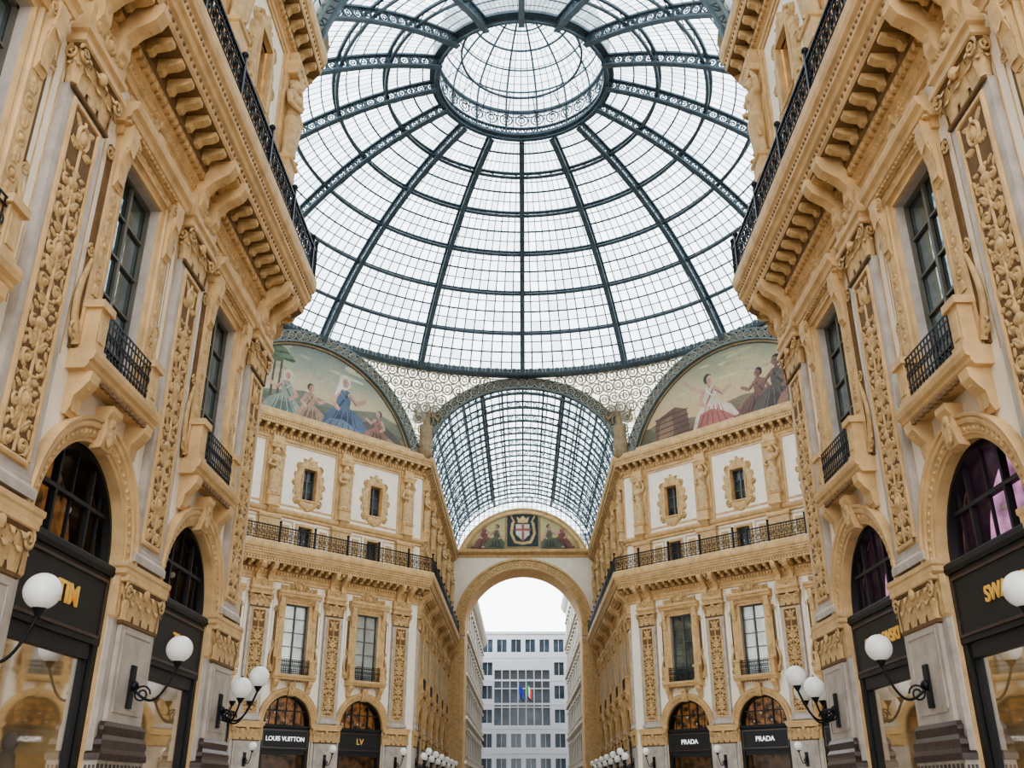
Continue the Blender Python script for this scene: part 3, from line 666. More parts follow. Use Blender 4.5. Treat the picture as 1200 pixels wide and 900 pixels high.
for i in range(nr):
    a=ph0+(ph1-ph0)*(i+.5)/nr; e=np.array([math.cos(a),0,math.sin(a)]); t=np.array([-math.sin(a),0,math.cos(a)]); c=e*(RHO-.48)+np.array([0,0,ZC])
    ring(mb,c,e,t,.26,.05,DIRON,12,4); ring(mb,c,e,t,.11,.045,DIRON,8,4)
    a2=a+.5*(ph1-ph0)/nr; c2=np.array([0,0,ZC])+(RHO-.48)*np.array([math.cos(a2),0,math.sin(a2)]); mb.obox(c2,e*.34,t*.03,(0,.04,0),DIRON)
RIB=mb.mesh('rib')
for k in range(16): obj('rib_%d'%(k+1),RIB,dome,Matrix.Rotation(2*pi*k/16+pi/2,4,'Z'))
mb=MB(); th=np.linspace(0,2*pi,129)[:-1]
for k in range(TI+1):
    a=ph0+(ph1-ph0)*k/TI
    for rr,w,h in((RHO-.06,.2,.12),(RHO-.55,.2,.1)):
        P=np.stack([rr*math.cos(a)*np.cos(th),rr*math.cos(a)*np.sin(th),np.full_like(th,ZC+rr*math.sin(a))],1)
        N_=np.stack([math.cos(a)*np.cos(th),math.cos(a)*np.sin(th),np.full_like(th,math.sin(a))],1); beam(mb,P,N_,w,h,DIRON,True)
    nn=16*max(4,int(12*math.cos(a)*1.1))
    for i in range(nn):
        t=2*pi*i/nn; t2=2*pi*(i+1)/nn
        A=np.array([math.cos(a)*math.cos(t),math.cos(a)*math.sin(t),math.sin(a)]);B=np.array([math.cos(a)*math.cos(t2),math.cos(a)*math.sin(t2),math.sin(a)])
        r0,r1=(RHO-.1,RHO-.53) if i%2 else (RHO-.53,RHO-.1)
        tube(mb,[A*r0+[0,0,ZC],B*r1+[0,0,ZC]],.03,DIRON,4)
for k in range(TI):
    a=ph0+(ph1-ph0)*(k+.5)/TI; rr=RHO-.05
    P=np.stack([rr*math.cos(a)*np.cos(th),rr*math.cos(a)*np.sin(th),np.full_like(th,ZC+rr*math.sin(a))],1)
    N_=np.stack([math.cos(a)*np.cos(th),math.cos(a)*np.sin(th),np.full_like(th,math.sin(a))],1); beam(mb,P,N_,.05,.05,DIRON,True)
up=np.tile([0,0,1.],(128,1))
for rr,z,w,h in((RB-.1,30.8,.5,.2),(RB-.05,31.25,.4,.14),(RB-.35,31.0,.1,.34)):
    P=np.stack([rr*np.cos(th),rr*np.sin(th),np.full_like(th,z)],1); beam(mb,P,up,w,h,DIRON,True)
for i in range(192):
    t=2*pi*i/192; ring(mb,((RB-.42)*math.cos(t),(RB-.42)*math.sin(t),31.05),(-math.sin(t),math.cos(t),0),(0,0,1),.22,.04,LIRON,8,4)
for z,w,h in((41.45,.6,.2),(42.1,.16,.1),(43.4,.3,.16)):
    P=np.stack([RL*np.cos(th),RL*np.sin(th),np.full_like(th,z)],1); beam(mb,P,up,w,h,DIRON,True)
for i in range(64):
    t=2*pi*i/64; A=(-math.sin(t),math.cos(t),0)
    ring(mb,(RL*math.cos(t),RL*math.sin(t),41.8),A,(0,0,1),.22,.05,DIRON,10,4)
    if i%2==0:
        ring(mb,(RL*math.cos(t),RL*math.sin(t),42.75),A,(0,0,1),.42,.05,DIRON,12,4); ring(mb,(RL*math.cos(t),RL*math.sin(t),42.75),A,(0,0,1),.2,.045,DIRON,10,4)
    if i%4==2: tube(mb,[(RL*math.cos(t),RL*math.sin(t),41.4),(RL*math.cos(t),RL*math.sin(t),43.5)],.08,DIRON,6)
P=np.stack([(RL-1.6)*np.cos(th),(RL-1.6)*np.sin(th),np.full_like(th,43.3)],1); beam(mb,P,up,.12,.1,DIRON,True)
for i in range(16):
    t=2*pi*(i+.5)/16
    tube(mb,[(RL*math.cos(t),RL*math.sin(t),42.2),((RL-1.6)*math.cos(t),(RL-1.6)*math.sin(t),43.3),((RL-.35)*math.cos(t),(RL-.35)*math.sin(t),45.0)],.035,DIRON,4)
def capz(r): return 43.5+4.2*math.sqrt(max(0,1-(r/RL)**2))
for i in range(16):
    t=2*pi*(i+.5)/16; rs=RL*np.sin(np.linspace(pi/2,0.04,14)); tube(mb,[(r*math.cos(t),r*math.sin(t),capz(r)-.05) for r in rs],.07,DIRON,5)
for r in(5.0,4.2,3.2,2.0,1.0):
    P=np.stack([r*np.cos(th),r*np.sin(th),np.full_like(th,capz(r)-.04)],1); beam(mb,P,up,.08,.08,DIRON,True)
sph(mb,(0,0,47.5),.4,DIRON)
obj('iron_rings',mb.mesh('iron_rings'),dome)
q=np.linspace(0,pi/2,20); th=np.linspace(0,2*pi,97); Q,T_=np.meshgrid(q,th,indexing='ij')
P=np.stack([RL*np.cos(Q)*np.cos(T_),RL*np.cos(Q)*np.sin(T_),43.5+4.2*np.sin(Q)],-1)
obj('lantern_cap_glazing',uvgrid('lcg',P,T_/(2*pi)*16*4,Q/(pi/2)*14,DGLASS),dome)
q=np.linspace(41.5,43.5,3); Q,T_=np.meshgrid(q,th,indexing='ij')
P=np.stack([RL*1.01*np.cos(T_),RL*1.01*np.sin(T_),Q],-1)
obj('lantern_drum_glazing',uvgrid('ldg',P,T_/(2*pi)*64,Q,DGLASS),dome)
# ---------------------------------------------------------------- pendentives (children of the dome)
def octo(t):
    c,s=abs(math.cos(t)),abs(math.sin(t)); rho=min(H8/max(c,s),(H8+W)/(c+s)); x,y=rho*c,rho*s
    if min(x,y)<W-1e-6 and max(x,y)>H8-1e-3: z=24.3+6.2*math.sqrt(max(0,1-(min(x,y)/W)**2))
    else:
        qq=(x-y)*r2; z=min(30.9,max(24.3,21.5+math.sqrt(max(0,9.5**2-qq*qq))))
    return rho,z
angs=sorted(set(list(np.linspace(0,2*pi,361))+[math.atan2(W,H8)*a+b for a in(-1,1) for b in np.arange(0,5)*pi/2 if 0<math.atan2(W,H8)*a+b<2*pi]))
rows=[];U=[];V=[]
for t in angs:
    rho,z=octo(t); r=[];
    for k in np.linspace(0,1,6):
        q=rho*(1-k)+(RB-.05)*k; zz=z*(1-k)+30.95*k; r.append((q*math.cos(t),q*math.sin(t),zz))
    rows.append(r); U.append([t*20/.6]*6); V.append([p[2]/.6 for p in r])
obj('spandrel_glazing',uvgrid('spg',np.array(rows),np.array(U),np.array(V),SPG),dome)
mb=MB()
def psurf(t,z):
    rho,za=octo(t); k=min(1,max(0,(z-za)/(30.95-za+1e-6))); q=rho*(1-k)+(RB-.05)*k-.08
    return np.array([q*math.cos(t),q*math.sin(t),z]),za
for i in range(160):
    t=2*pi*(i+.5)/160
    for j,z in enumerate(np.arange(30.4,25,-.8)):
        tt=t+(j%2)*pi/160
        p,za=psurf(tt,z)
        if z-.35<za: continue
        A=np.array([-math.sin(tt),math.cos(tt),0]); p2,_=psurf(tt,z+.3); B=p2-p; B/=np.linalg.norm(B)
        ring(mb,p,A,B,.38,.055,LIRON,12,4); ring(mb,p,A,B,.17,.05,LIRON,8,4)
obj('spandrel_lattice',mb.mesh('spl'),dome)
# ---------------------------------------------------------------- arch bands
def archband(name,ctr,xd,a0,b0,a1,b1,zb,depth,half=None):
    mb=MB(); n=60; xd=np.array([xd[0],xd[1],0.]); out=np.array([-xd[1],xd[0],0.]); c=np.array([ctr[0],ctr[1],0.])
    lo=0 if half is None else half
    aa=np.linspace(pi-lo,lo,n)
    def pt(a,b,t,o): return c+xd*a*math.cos(t)+out*o+np.array([0,0,zb+b*math.sin(t)])
    for (a,b,w) in((a0,b0,.07),(a1,b1,.07)):
        G=np.array([[pt(a-w,b-w,t,-depth),pt(a+w,b+w,t,-depth),pt(a+w,b+w,t,depth),pt(a-w,b-w,t,depth)] for t in aa]); mb.grid(G,EIRON,False,False,True)
    am,bm=(a0+a1)/2,(b0+b1)/2; R=(a1-a0)/2-.1; k=int(am*(pi-2*lo)/(2*R+.06))
    for i in range(k):
        t=lo+(pi-2*lo)*(i+.5)/k; ee=xd*math.cos(t)+np.array([0,0,math.sin(t)]); tt=-xd*math.sin(t)+np.array([0,0,math.cos(t)])
        for o in(-depth*.8,depth*.8):
            ring(mb,pt(am,bm,t,o),ee,tt,R,.07,LIRON,12,4); ring(mb,pt(am,bm,t,o),ee,tt,R*.4,.06,LIRON,8,4)
    G=np.array([[pt(a0,b0,t,0),pt(a1,b1,t,0)] for t in aa]); mb.grid(G,PIRON,False)
    return mb.mesh(name)
for k,(c,x) in enumerate((((0,YF-.1),(1,0)),((0,YN+.1),(1,0)),((-H8+.1,YC),(0,1)),((H8-.1,YC),(0,1)))):
    obj('vault_arch_%d'%(k+1),archband('va',c,x,7.08,5.65,7.85,6.4,24.35,.2),dome,Matrix.Translation((0,-YC,0)))
dc=(H8+W)/2
lunpos=[((-dc,YC+dc),(r2,r2)),((dc,YC+dc),(r2,-r2)),((-dc,YC-dc),(-r2,r2)),((dc,YC-dc),(-r2,-r2))]
for k,(c,x) in enumerate(lunpos):
    inn=np.array([-(c[0]),YC-c[1]]); inn/=np.linalg.norm(inn)
    cc=(c[0]+inn[0]*.12,c[1]+inn[1]*.12)
    obj('lunette_arch_%d'%(k+1),archband('la',cc,x,8.8,8.8,9.5,9.5,21.5,.2,math.asin(3.0/9.2)),dome,Matrix.Translation((0,-YC,0)))
for sx in(-1,1):
    for sy in(-1,1):
        for(px,py) in((sx*W,YC+sy*H8),(sx*H8,YC+sy*W)):
            v=np.array([-px,YC-py]); v/=np.linalg.norm(v)
            o=obj('winged_statue',WINGM,None,frame((px+v[0]*.6,py+v[1]*.6),(v[0],v[1]),25.0)@Matrix.Scale(1.15,4))
# ---------------------------------------------------------------- vaults
def vault(name,c0,d,L):
    par=empty(name); d=np.array([d[0],d[1],0.]); x=np.array([-d[1],d[0],0.]); c0=np.array([c0[0],c0[1],0.])
    a,b,zb=W-.12,6.0,24.2; ss=np.linspace(0,L,3)
    for nm,m,t0,t1 in(('side_glazing',VGLASS,0,1.12),('crown_glazing',VGLASC,1.12,pi-1.12),('side_glazing',VGLASS,pi-1.12,pi)):
        al=np.linspace(t0,t1,20)
        P=np.array([[c0+d*s+x*a*math.cos(t)+np.array([0,0,zb+b*math.sin(t)]) for s in ss] for t in al])
        U=np.array([[t/pi*36 for s in ss] for t in al]); V=np.array([[s/.5 for s in ss] for t in al])
        obj(nm,uvgrid('vg',P,U,V,m),par)
    mb=MB(); nr=int(L/2.7); al=np.linspace(0,pi,33)
    for k in range(nr+1):
        s=L*k/nr; Pp=[];Nn=[];Pi=[]
        for t in al:
            e=x*math.cos(t)+np.array([0,0,math.sin(t)]); p=c0+d*s+x*a*math.cos(t)+np.array([0,0,zb+b*math.sin(t)])
            Pp.append(p-e*.05);Pi.append(p-e*.55);Nn.append(e)
        beam(mb,Pp,Nn,.18,.1,DIRON); beam(mb,Pi,Nn,.18,.1,DIRON)
        for i in range(32):
            u,v=(Pp[i],Pi[i+1]) if i%2 else (Pi[i],Pp[i+1]); tube(mb,[u,v],.03,DIRON,4)
            ring(mb,(np.array(Pp[i])+Pi[i+1])/2,Nn[i],np.cross(Nn[i],d),.16,.03,DIRON,8,4)
    for k in range(1,14):
        t=pi*k/14; e=x*math.cos(t)+np.array([0,0,math.sin(t)]); p=c0+x*a*math.cos(t)+np.array([0,0,zb+b*math.sin(t)])-e*.06
        w=.12 if k not in(5,9) else .3
        beam(mb,[p,p+d*L/2,p+d*L],[e]*3,w,.12,DIRON)
        if k in(5,9): beam(mb,[p-e*.4,p-e*.4+d*L/2,p-e*.4+d*L],[e]*3,.2,.12,DIRON)
    for k in range(nr*2):
        if k%2==0: continue
        s=L*k/(2*nr); beam(mb,[c0+d*s+x*a*math.cos(t)+np.array([0,0,zb+b*math.sin(t)])-(x*math.cos(t)+np.array([0,0,math.sin(t)]))*.05 for t in al],[x*math.cos(t)+np.array([0,0,math.sin(t)]) for t in al],.08,.08,DIRON)
    obj('iron_ribs',mb.mesh('vr'),par)
vault('glass_vault',(0,YF),(0,1),YE-YF); vault('glass_vault',(0,YN),(0,-1),YN+3.8)
vault('glass_vault',(-H8,YC),(-1,0),XS-H8); vault('glass_vault',(H8,YC),(1,0),XS-H8)
# ---------------------------------------------------------------- lunette mosaics
def paintmat(name):
    m,nt,b=newmat(name); at=nt.nodes.new('ShaderNodeAttribute'); at.attribute_name='Col'
    vo=nt.nodes.new('ShaderNodeTexVoronoi'); vo.inputs['Scale'].default_value=9; tc=nt.nodes.new('ShaderNodeTexCoord'); nt.links.new(tc.outputs['Object'],vo.inputs['Vector'])
    mx=nt.nodes.new('ShaderNodeMix'); mx.data_type='RGBA'; mx.blend_type='OVERLAY'; mx.inputs[0].default_value=.12
    hs=nt.nodes.new('ShaderNodeHueSaturation'); hs.inputs['Saturation'].default_value=.78; hs.inputs['Value'].default_value=.82
    nt.links.new(at.outputs['Color'],hs.inputs['Color'])
    nt.links.new(hs.outputs[0],mx.inputs[6]); nt.links.new(vo.outputs['Color'],mx.inputs[7]); nt.links.new(mx.outputs[2],b.inputs['Base Color']); b.inputs['Roughness'].default_value=.5
    return m
PAINT=paintmat('mosaic_tesserae')
class Canvas:
    def __init__(s,x0,x1,z0,z1,res):
        s.X,s.Z=np.meshgrid(np.arange(x0,x1+res,res),np.arange(z0,z1+res,res),indexing='ij'); s.C=np.ones(s.X.shape+(4,))
        s.nz=sum(np.sin(s.X*f+ph)*np.sin(s.Z*f*1.3+ph*2)/k for k,(f,ph) in enumerate(((1.3,0),(3.1,1),(6.7,2),(13,4)),1))
    def fill(s,mk,c,sh=.16):
        cc=np.array(C(*c)[:3]); s.C[...,:3]=np.where(mk[...,None],cc*(1+sh*s.nz[...,None]),s.C[...,:3])
    def ell(s,x,z,rx,rz,c,ang=0):
        ca,sa=math.cos(ang),math.sin(ang); u=(s.X-x)*ca+(s.Z-z)*sa; v=-(s.X-x)*sa+(s.Z-z)*ca
        s.fill((u/rx)**2+(v/rz)**2<1,c)
    def poly(s,pts,c):
        n=len(pts); ins=np.zeros(s.X.shape,bool)
        for i in range(n):
            x1,z1=pts[i];x2,z2=pts[(i+1)%n]
            if z1==z2: continue
            cnd=((z1>s.Z)!=(z2>s.Z))&(s.X<(x2-x1)*(s.Z-z1)/(z2-z1)+x1); ins^=cnd
        s.fill(ins,c)
    def line(s,pts,w,c):
        D=np.full(s.X.shape,9.); P=np.array(pts,float)
        for a,b in zip(P[:-1],P[1:]):
            ab=b-a; t=np.clip(((s.X-a[0])*ab[0]+(s.Z-a[1])*ab[1])/(ab@ab+1e-9),0,1); D=np.minimum(D,np.hypot(s.X-a[0]-t*ab[0],s.Z-a[1]-t*ab[1]))
        s.fill(D<w,c)
    def grad(s,stops):
        zs=[q[0] for q in stops]
        for k in range(3): s.C[...,k]=np.interp(s.Z+.25*s.nz,zs,[C(*q[1])[k] for q in stops])
def lt(c,k): return tuple(min(255,int(v*k)) for v in c)
def person(cv,x,z,s,robe,shade,skin=(196,140,104),hair=(70,44,30),veil=None,dirn=1):
    d=dirn
    cv.ell(x+.3*s*d,z+.05*s,1.9*s,.22*s,lt(shade,.55))
    cv.poly([(x-1.3*s*d,z),(x-1.0*s*d,z+.8*s),(x-.5*s*d,z+1.3*s),(x+.1*s*d,z+1.5*s),(x+.7*s*d,z+1.25*s),(x+1.3*s*d,z+.9*s),(x+1.7*s*d,z+.3*s),(x+1.9*s*d,z)],robe)
    cv.poly([(x-.9*s*d,z),(x-.3*s*d,z+.9*s),(x+.5*s*d,z+.9*s),(x+.9*s*d,z+.1*s)],shade)
    for k in(-.8,-.6,-.35,-.1,.2,.5,.75,1.0): cv.line([(x+k*s*d,z+.1*s),(x+(k*.5+.1)*s*d,z+1.1*s)],.035*s,shade)
    for k in(-.7,-.2,.35,.85): cv.line([(x+k*s*d,z+.15*s),(x+(k*.5+.14)*s*d,z+1.15*s)],.025*s,lt(robe,1.2))
    cv.poly([(x-.45*s*d,z+1.2*s),(x-.42*s*d,z+2.1*s),(x-.15*s*d,z+2.35*s),(x+.25*s*d,z+2.3*s),(x+.45*s*d,z+1.9*s),(x+.4*s*d,z+1.2*s)],robe)
    cv.line([(x+.3*s*d,z+2.2*s),(x,z+1.7*s),(x-.3*s*d,z+1.25*s)],.06*s,shade); cv.line([(x-.3*s*d,z+2.2*s),(x+.1*s*d,z+1.8*s)],.04*s,lt(robe,1.2))
    cv.line([(x+.35*s*d,z+2.1*s),(x+.8*s*d,z+1.7*s),(x+1.25*s*d,z+1.95*s)],.12*s,skin); cv.line([(x+.4*s*d,z+2.0*s),(x+.8*s*d,z+1.62*s)],.04*s,lt(skin,.7)); cv.ell(x+1.3*s*d,z+2.0*s,.14*s,.1*s,skin)
    cv.line([(x-.35*s*d,z+2.1*s),(x-.7*s*d,z+1.5*s),(x-.3*s*d,z+1.2*s)],.12*s,skin)
    cv.ell(x+1.75*s*d,z+.1*s,.25*s,.1*s,skin)
    cv.line([(x,z+2.3*s),(x+.03*s*d,z+2.5*s)],.1*s,lt(skin,.85))
    if veil: cv.ell(x,z+2.72*s,.36*s,.4*s,veil); cv.poly([(x-.35*s*d,z+2.7*s),(x-.6*s*d,z+1.8*s),(x-.2*s*d,z+2.2*s),(x,z+2.6*s)],veil)
    else: cv.ell(x-.04*s*d,z+2.78*s,.29*s,.31*s,hair)
    cv.ell(x+.07*s*d,z+2.7*s,.21*s,.27*s,skin); cv.ell(x+.0*s*d,z+2.66*s,.1*s,.2*s,lt(skin,.85)); cv.ell(x+.13*s*d,z+2.74*s,.03*s,.03*s,hair); cv.ell(x+.16*s*d,z+2.57*s,.05*s,.02*s,(150,70,60)); cv.ell(x+.28*s*d,z+2.68*s,.04*s,.05*s,skin)
def clouds(cv,c,seed):
    r=np.random.RandomState(seed)
    for i in range(16):
        x,z=r.uniform(-7,7),r.uniform(27.6,29.8); cv.ell(x,z,r.uniform(.5,1.6),r.uniform(.06,.18),lt(c,r.uniform(.88,1.12)),r.uniform(-.1,.1))
def rocks(cv,c,seed,n=26):
    r=np.random.RandomState(seed)
    for i in range(n):
        x=r.uniform(-8,8); cv.ell(x,r.uniform(24.6,25.5),r.uniform(.15,.7),r.uniform(.06,.2),lt(c,r.uniform(.65,1.3)),r.uniform(-.3,.3))
def lun_left(cv):
    cv.grad([(24.5,(140,130,104)),(26,(204,182,130)),(27.2,(192,176,130)),(28.5,(150,156,130)),(30.5,(108,126,118))])
    clouds(cv,(176,168,136),1)
    cv.poly([(-9,25.6),(-6,26.6),(-4,26.0),(-1,26.7),(2,26.2),(5,26.8),(9,25.9),(9,24),(-9,24)],(120,124,100))
    cv.poly([(-9,25.2),(-5,26.0),(-2,25.6),(1,26.1),(5,25.7),(9,25.3),(9,24),(-9,24)],(98,110,84))
    cv.poly([(-9,24),(-9,25.3),(-3,25.4),(3,25.0),(9,25.3),(9,24)],(134,110,74)); rocks(cv,(126,106,76),2)
    cv.poly([(3.5,24.5),(4,25.8),(5.2,26.2),(6.6,25.6),(7.6,24.9),(8.6,24.5)],(98,88,76)); cv.poly([(4.2,24.5),(5.4,25.5),(7,24.8)],(158,140,108))
    for x,h in((-3.6,29),(-3.1,28.6)):
        cv.line([(x,24.5),(x+.2,h)],.08,(84,66,44))
        for q in range(6): cv.ell(x+.2+.5*math.cos(q*1.1),h+.25*math.sin(q*1.7),.5,.16,lt((78,96,62),.8+.1*q))
    person(cv,-2.3,24.6,1.05,(138,152,134),(92,108,98),veil=(206,196,172),dirn=-1)
    person(cv,-.5,24.6,.9,(166,130,94),(114,86,64),dirn=1)
    person(cv,2.2,24.6,1.35,(68,94,124),(42,62,92),veil=(218,208,190),dirn=1)
    person(cv,5.3,24.5,.8,(150,92,72),(104,60,50),skin=(200,150,116),dirn=-1)
    cv.poly([(.6,24.6),(1.1,25.3),(2.2,25.5),(3.4,25.1),(4.4,24.6)],(98,120,148))
    for k in range(5): cv.line([(1+.6*k,24.65),(1.4+.45*k,25.2)],.04,(56,76,106))
    person(cv,-5.6,24.6,.95,(130,70,60),(94,48,44),dirn=1)
    cv.line([(-8,24.6),(8,24.6)],.16,(176,142,88))
def lun_right(cv):
    cv.grad([(24.5,(150,112,70)),(26,(206,168,104)),(27.5,(196,172,114)),(29,(160,158,114)),(30.5,(120,134,108))])
    clouds(cv,(184,170,118),4)
    cv.poly([(-9,25.4),(-6,26.2),(-3,25.8),(1,26.3),(5,25.9),(9,25.6),(9,24),(-9,24)],(124,108,72))
    cv.poly([(-9,24),(-9,25.2),(-5,25.6),(0,25.2),(4,25.8),(9,25.4),(9,24)],(134,88,56)); rocks(cv,(140,92,60),5)
    cv.poly([(-6.6,24.5),(-6.3,26.4),(-4.6,27.0),(-3.6,26.6),(-3.4,24.5)],(104,70,46)); cv.poly([(-6.2,24.6),(-6,26.1),(-4.9,26.5),(-4.8,24.6)],(138,98,62))
    for k in range(5): cv.line([(-6.4,24.8+.4*k),(-3.5,25.0+.4*k)],.04,(74,44,30))
    cv.poly([(-3.6,24.5),(-3,25.4),(-.5,25.6),(1.4,25.2),(2.0,24.5)],(132,60,46))
    person(cv,-1.6,24.8,1.25,(210,194,164),(156,84,62),hair=(60,36,26),dirn=1)
    cv.poly([(-2.9,24.8),(-2.5,25.8),(-1.6,26.0),(-.6,25.6),(.4,24.9)],(164,66,48)); cv.line([(-2.1,27.4),(-3.0,27.9),(-3.6,28.6)],.12,(196,144,108))
    for k in range(5): cv.line([(-2.6+.55*k,24.9),(-2.2+.35*k,25.7)],.04,(110,40,34))
    for x,zz,sc,c1,c2 in((2.3,24.8,1.0,(112,72,52),(78,48,38)),(3.7,24.7,1.2,(92,80,66),(62,52,44)),(5.3,24.6,1.1,(140,90,60),(100,60,44))): person(cv,x,zz,sc,c1,c2,skin=(132,84,58),hair=(38,26,20),dirn=-1)
    cv.line([(4.3,24.6),(4.6,28.6)],.05,(70,44,30)); cv.ell(-7.4,25.2,1,.8,(96,90,60))
    cv.line([(-8,24.6),(8,24.6)],.16,(176,142,88))
def lunette(painter,c,out,name):
    cv=Canvas(-8.95,8.95,24.45,30.5,.035); painter(cv)
    r_=np.sqrt(cv.X**2+(cv.Z-21.5)**2)
    cv.fill((r_>8.62),(190,160,100)); cv.fill((r_>8.5)&(r_<8.62),(70,60,50))
    mk=(r_<8.95); a,b=cv.X.shape; I=np.arange(a*b).reshape(a,b)
    q=np.stack([I[:-1,:-1],I[1:,:-1],I[1:,1:],I[:-1,1:]],-1)[mk[:-1,:-1]&mk[1:,1:]]
    P=np.stack([cv.X,cv.Z,0*cv.X],-1).reshape(-1,3)
    me=bpy.data.meshes.new(name); me.from_pydata(P.tolist(),[],q.tolist()); ca=me.color_attributes.new('Col','FLOAT_COLOR','POINT'); ca.data.foreach_set('color',cv.C.reshape(-1)); me.materials.append(PAINT)
    ox,oy=out; rx,ry=-oy,ox
    obj('mosaic_lunette',me,None,Matrix(((rx,0,ox,c[0]),(ry,0,oy,c[1]),(0,1,0,0),(0,0,0,1))))
for k,((c,x),fn) in enumerate(zip(lunpos,(lun_left,lun_right,lun_right,lun_left))):
    inn=np.array([-c[0],YC-c[1]]); inn/=np.linalg.norm(inn)
    lunette(fn,(c[0]+inn[0]*.02,c[1]+inn[1]*.02),(inn[0],inn[1]),'mosaic')
# ---------------------------------------------------------------- far end wall
ew=empty('wall_end'); mb=MB(); ZSP=16.7; WE=W+.05
def emap(me,nm,par=ew): return obj(nm,me,par,Matrix(((-1,0,0,0),(0,-1,0,YE),(0,0,1,0),(0,0,0,1))))
archwall(mb,-WE,WE,0,ZSP,5.8,24.4,0,CREAM,40)
arc=[(5.8*math.cos(a),ZSP+5.8*math.sin(a)) for a in np.linspace(pi,0,41)]
mould(mb,[(-5.8,0)]+arc+[(5.8,0)],[(0,-4),(0,0)],TRIM)
mould(mb,arc,[(0,0),(0,.2),(.15,.25),(.2,.2),(.8,.22),(.9,.35),(1.1,.35),(1.1,0)],TRIM)
for i in range(31):
    a=pi*(i+.5)/31; ring(mb,(6.3*math.cos(a),.22,ZSP+6.3*math.sin(a)),(1,0,0),(0,0,1),.2,.05,CARVE,10,4)
for s in(-1,1):
    x0,x1=sorted((s*5.8,s*WE)); mb.box(x0,x1,0,.15,0,15.6,TRIM); mb.box(x0-.05,x1+.05,0,.4,15.9,16.7,TRIM); mb.box(min(s*6.1,s*6.9),max(s*6.1,s*6.9),.15,.22,4,15,CARVE)
hm(mb,-WE,WE,[(0,23.7),(.1,23.72),(.1,23.95),(.3,24.05),(.5,24.2),(.55,24.45),(0,24.5)],TRIM)
la=[( x,24.5+max(0,-2.78+math.sqrt(max(0,6.98**2-x*x)))) for x in np.linspace(-6.4,6.4,41)]
v=[(x,-.02,z) for x,z in la]; mb.add(v,[list(range(len(v)))],TRIM)
mould(mb,la,[(-.45,0),(-.45,.15),(-.3,.22),(-.1,.2),(.05,.3),(.15,.3),(.15,0)],TRIM)
emap(mb.mesh('end_wall'),'arched_wall')
rows=[];U=[];V=[]
for x in np.linspace(-W+.12,W-.12,41):
    z0=24.5+max(0,-2.78+math.sqrt(max(0,6.98**2-x*x))); z1=max(z0,24.2+6.0*math.sqrt(max(0,1-(x/(W-.12))**2)))
    rows.append([(x,0,z0),(x,0,z1)]); U.append([x*2,x*2]); V.append([z0*2,z1*2])
emap(uvgrid('tymp',np.array(rows),np.array(U),np.array(V),VGLASC),'tympanum_glazing')
cv=Canvas(-6.2,6.2,24.6,28.7,.05)
cv.grad([(24.5,(150,110,60)),(26,(206,176,90)),(28.7,(160,160,110))])
for s in(-1,1):
    person(cv,s*4.0,24.7,.85,(130,60,44),(90,40,34),dirn=-s); person(cv,s*2.7,24.7,.8,(90,96,70),(60,66,50),dirn=s)
cv.fill((np.abs(cv.X)<1.85),(150,118,60)); cv.fill((np.abs(cv.X)<1.6)&(cv.Z>24.85)&(cv.Z<28.35),(24,40,54))
cv.poly([(-.7,27.2),(.7,27.2),(.7,26.1),(0,25.4),(-.7,26.1)],(206,198,176)); cv.line([(0,25.5),(0,27.2)],.12,(160,46,40)); cv.line([(-.7,26.6),(.7,26.6)],.12,(160,46,40))
for s in(-1,1): cv.line([(0,25.15),(s*.8,25.3),(s*1.2,26.2),(s*1.05,27.3)],.14,(190,156,70)); cv.line([(s*.9,27.4),(s*1.2,28.0)],.08,(190,156,70))
cv.poly([(-.5,27.35),(-.65,28.0),(-.3,27.75),(0,28.1),(.3,27.75),(.65,28.0),(.5,27.35)],(206,170,70))
mk=(cv.Z<24.5-2.78+np.sqrt(np.clip(6.6**2-cv.X**2,0,99)))|((np.abs(cv.X)<1.85)&(cv.Z<28.55))
a,b=cv.X.shape; I=np.arange(a*b).reshape(a,b); q=np.stack([I[:-1,:-1],I[1:,:-1],I[1:,1:],I[:-1,1:]],-1)[mk[:-1,:-1]&mk[1:,1:]]
me=bpy.data.meshes.new('end_mosaic'); me.from_pydata(np.stack([cv.X,0*cv.X+.05,cv.Z],-1).reshape(-1,3).tolist(),[],q.tolist()); ca=me.color_attributes.new('Col','FLOAT_COLOR','POINT'); ca.data.foreach_set('color',cv.C.reshape(-1)); me.materials.append(PAINT)
emap(me,'heraldic_mosaic')
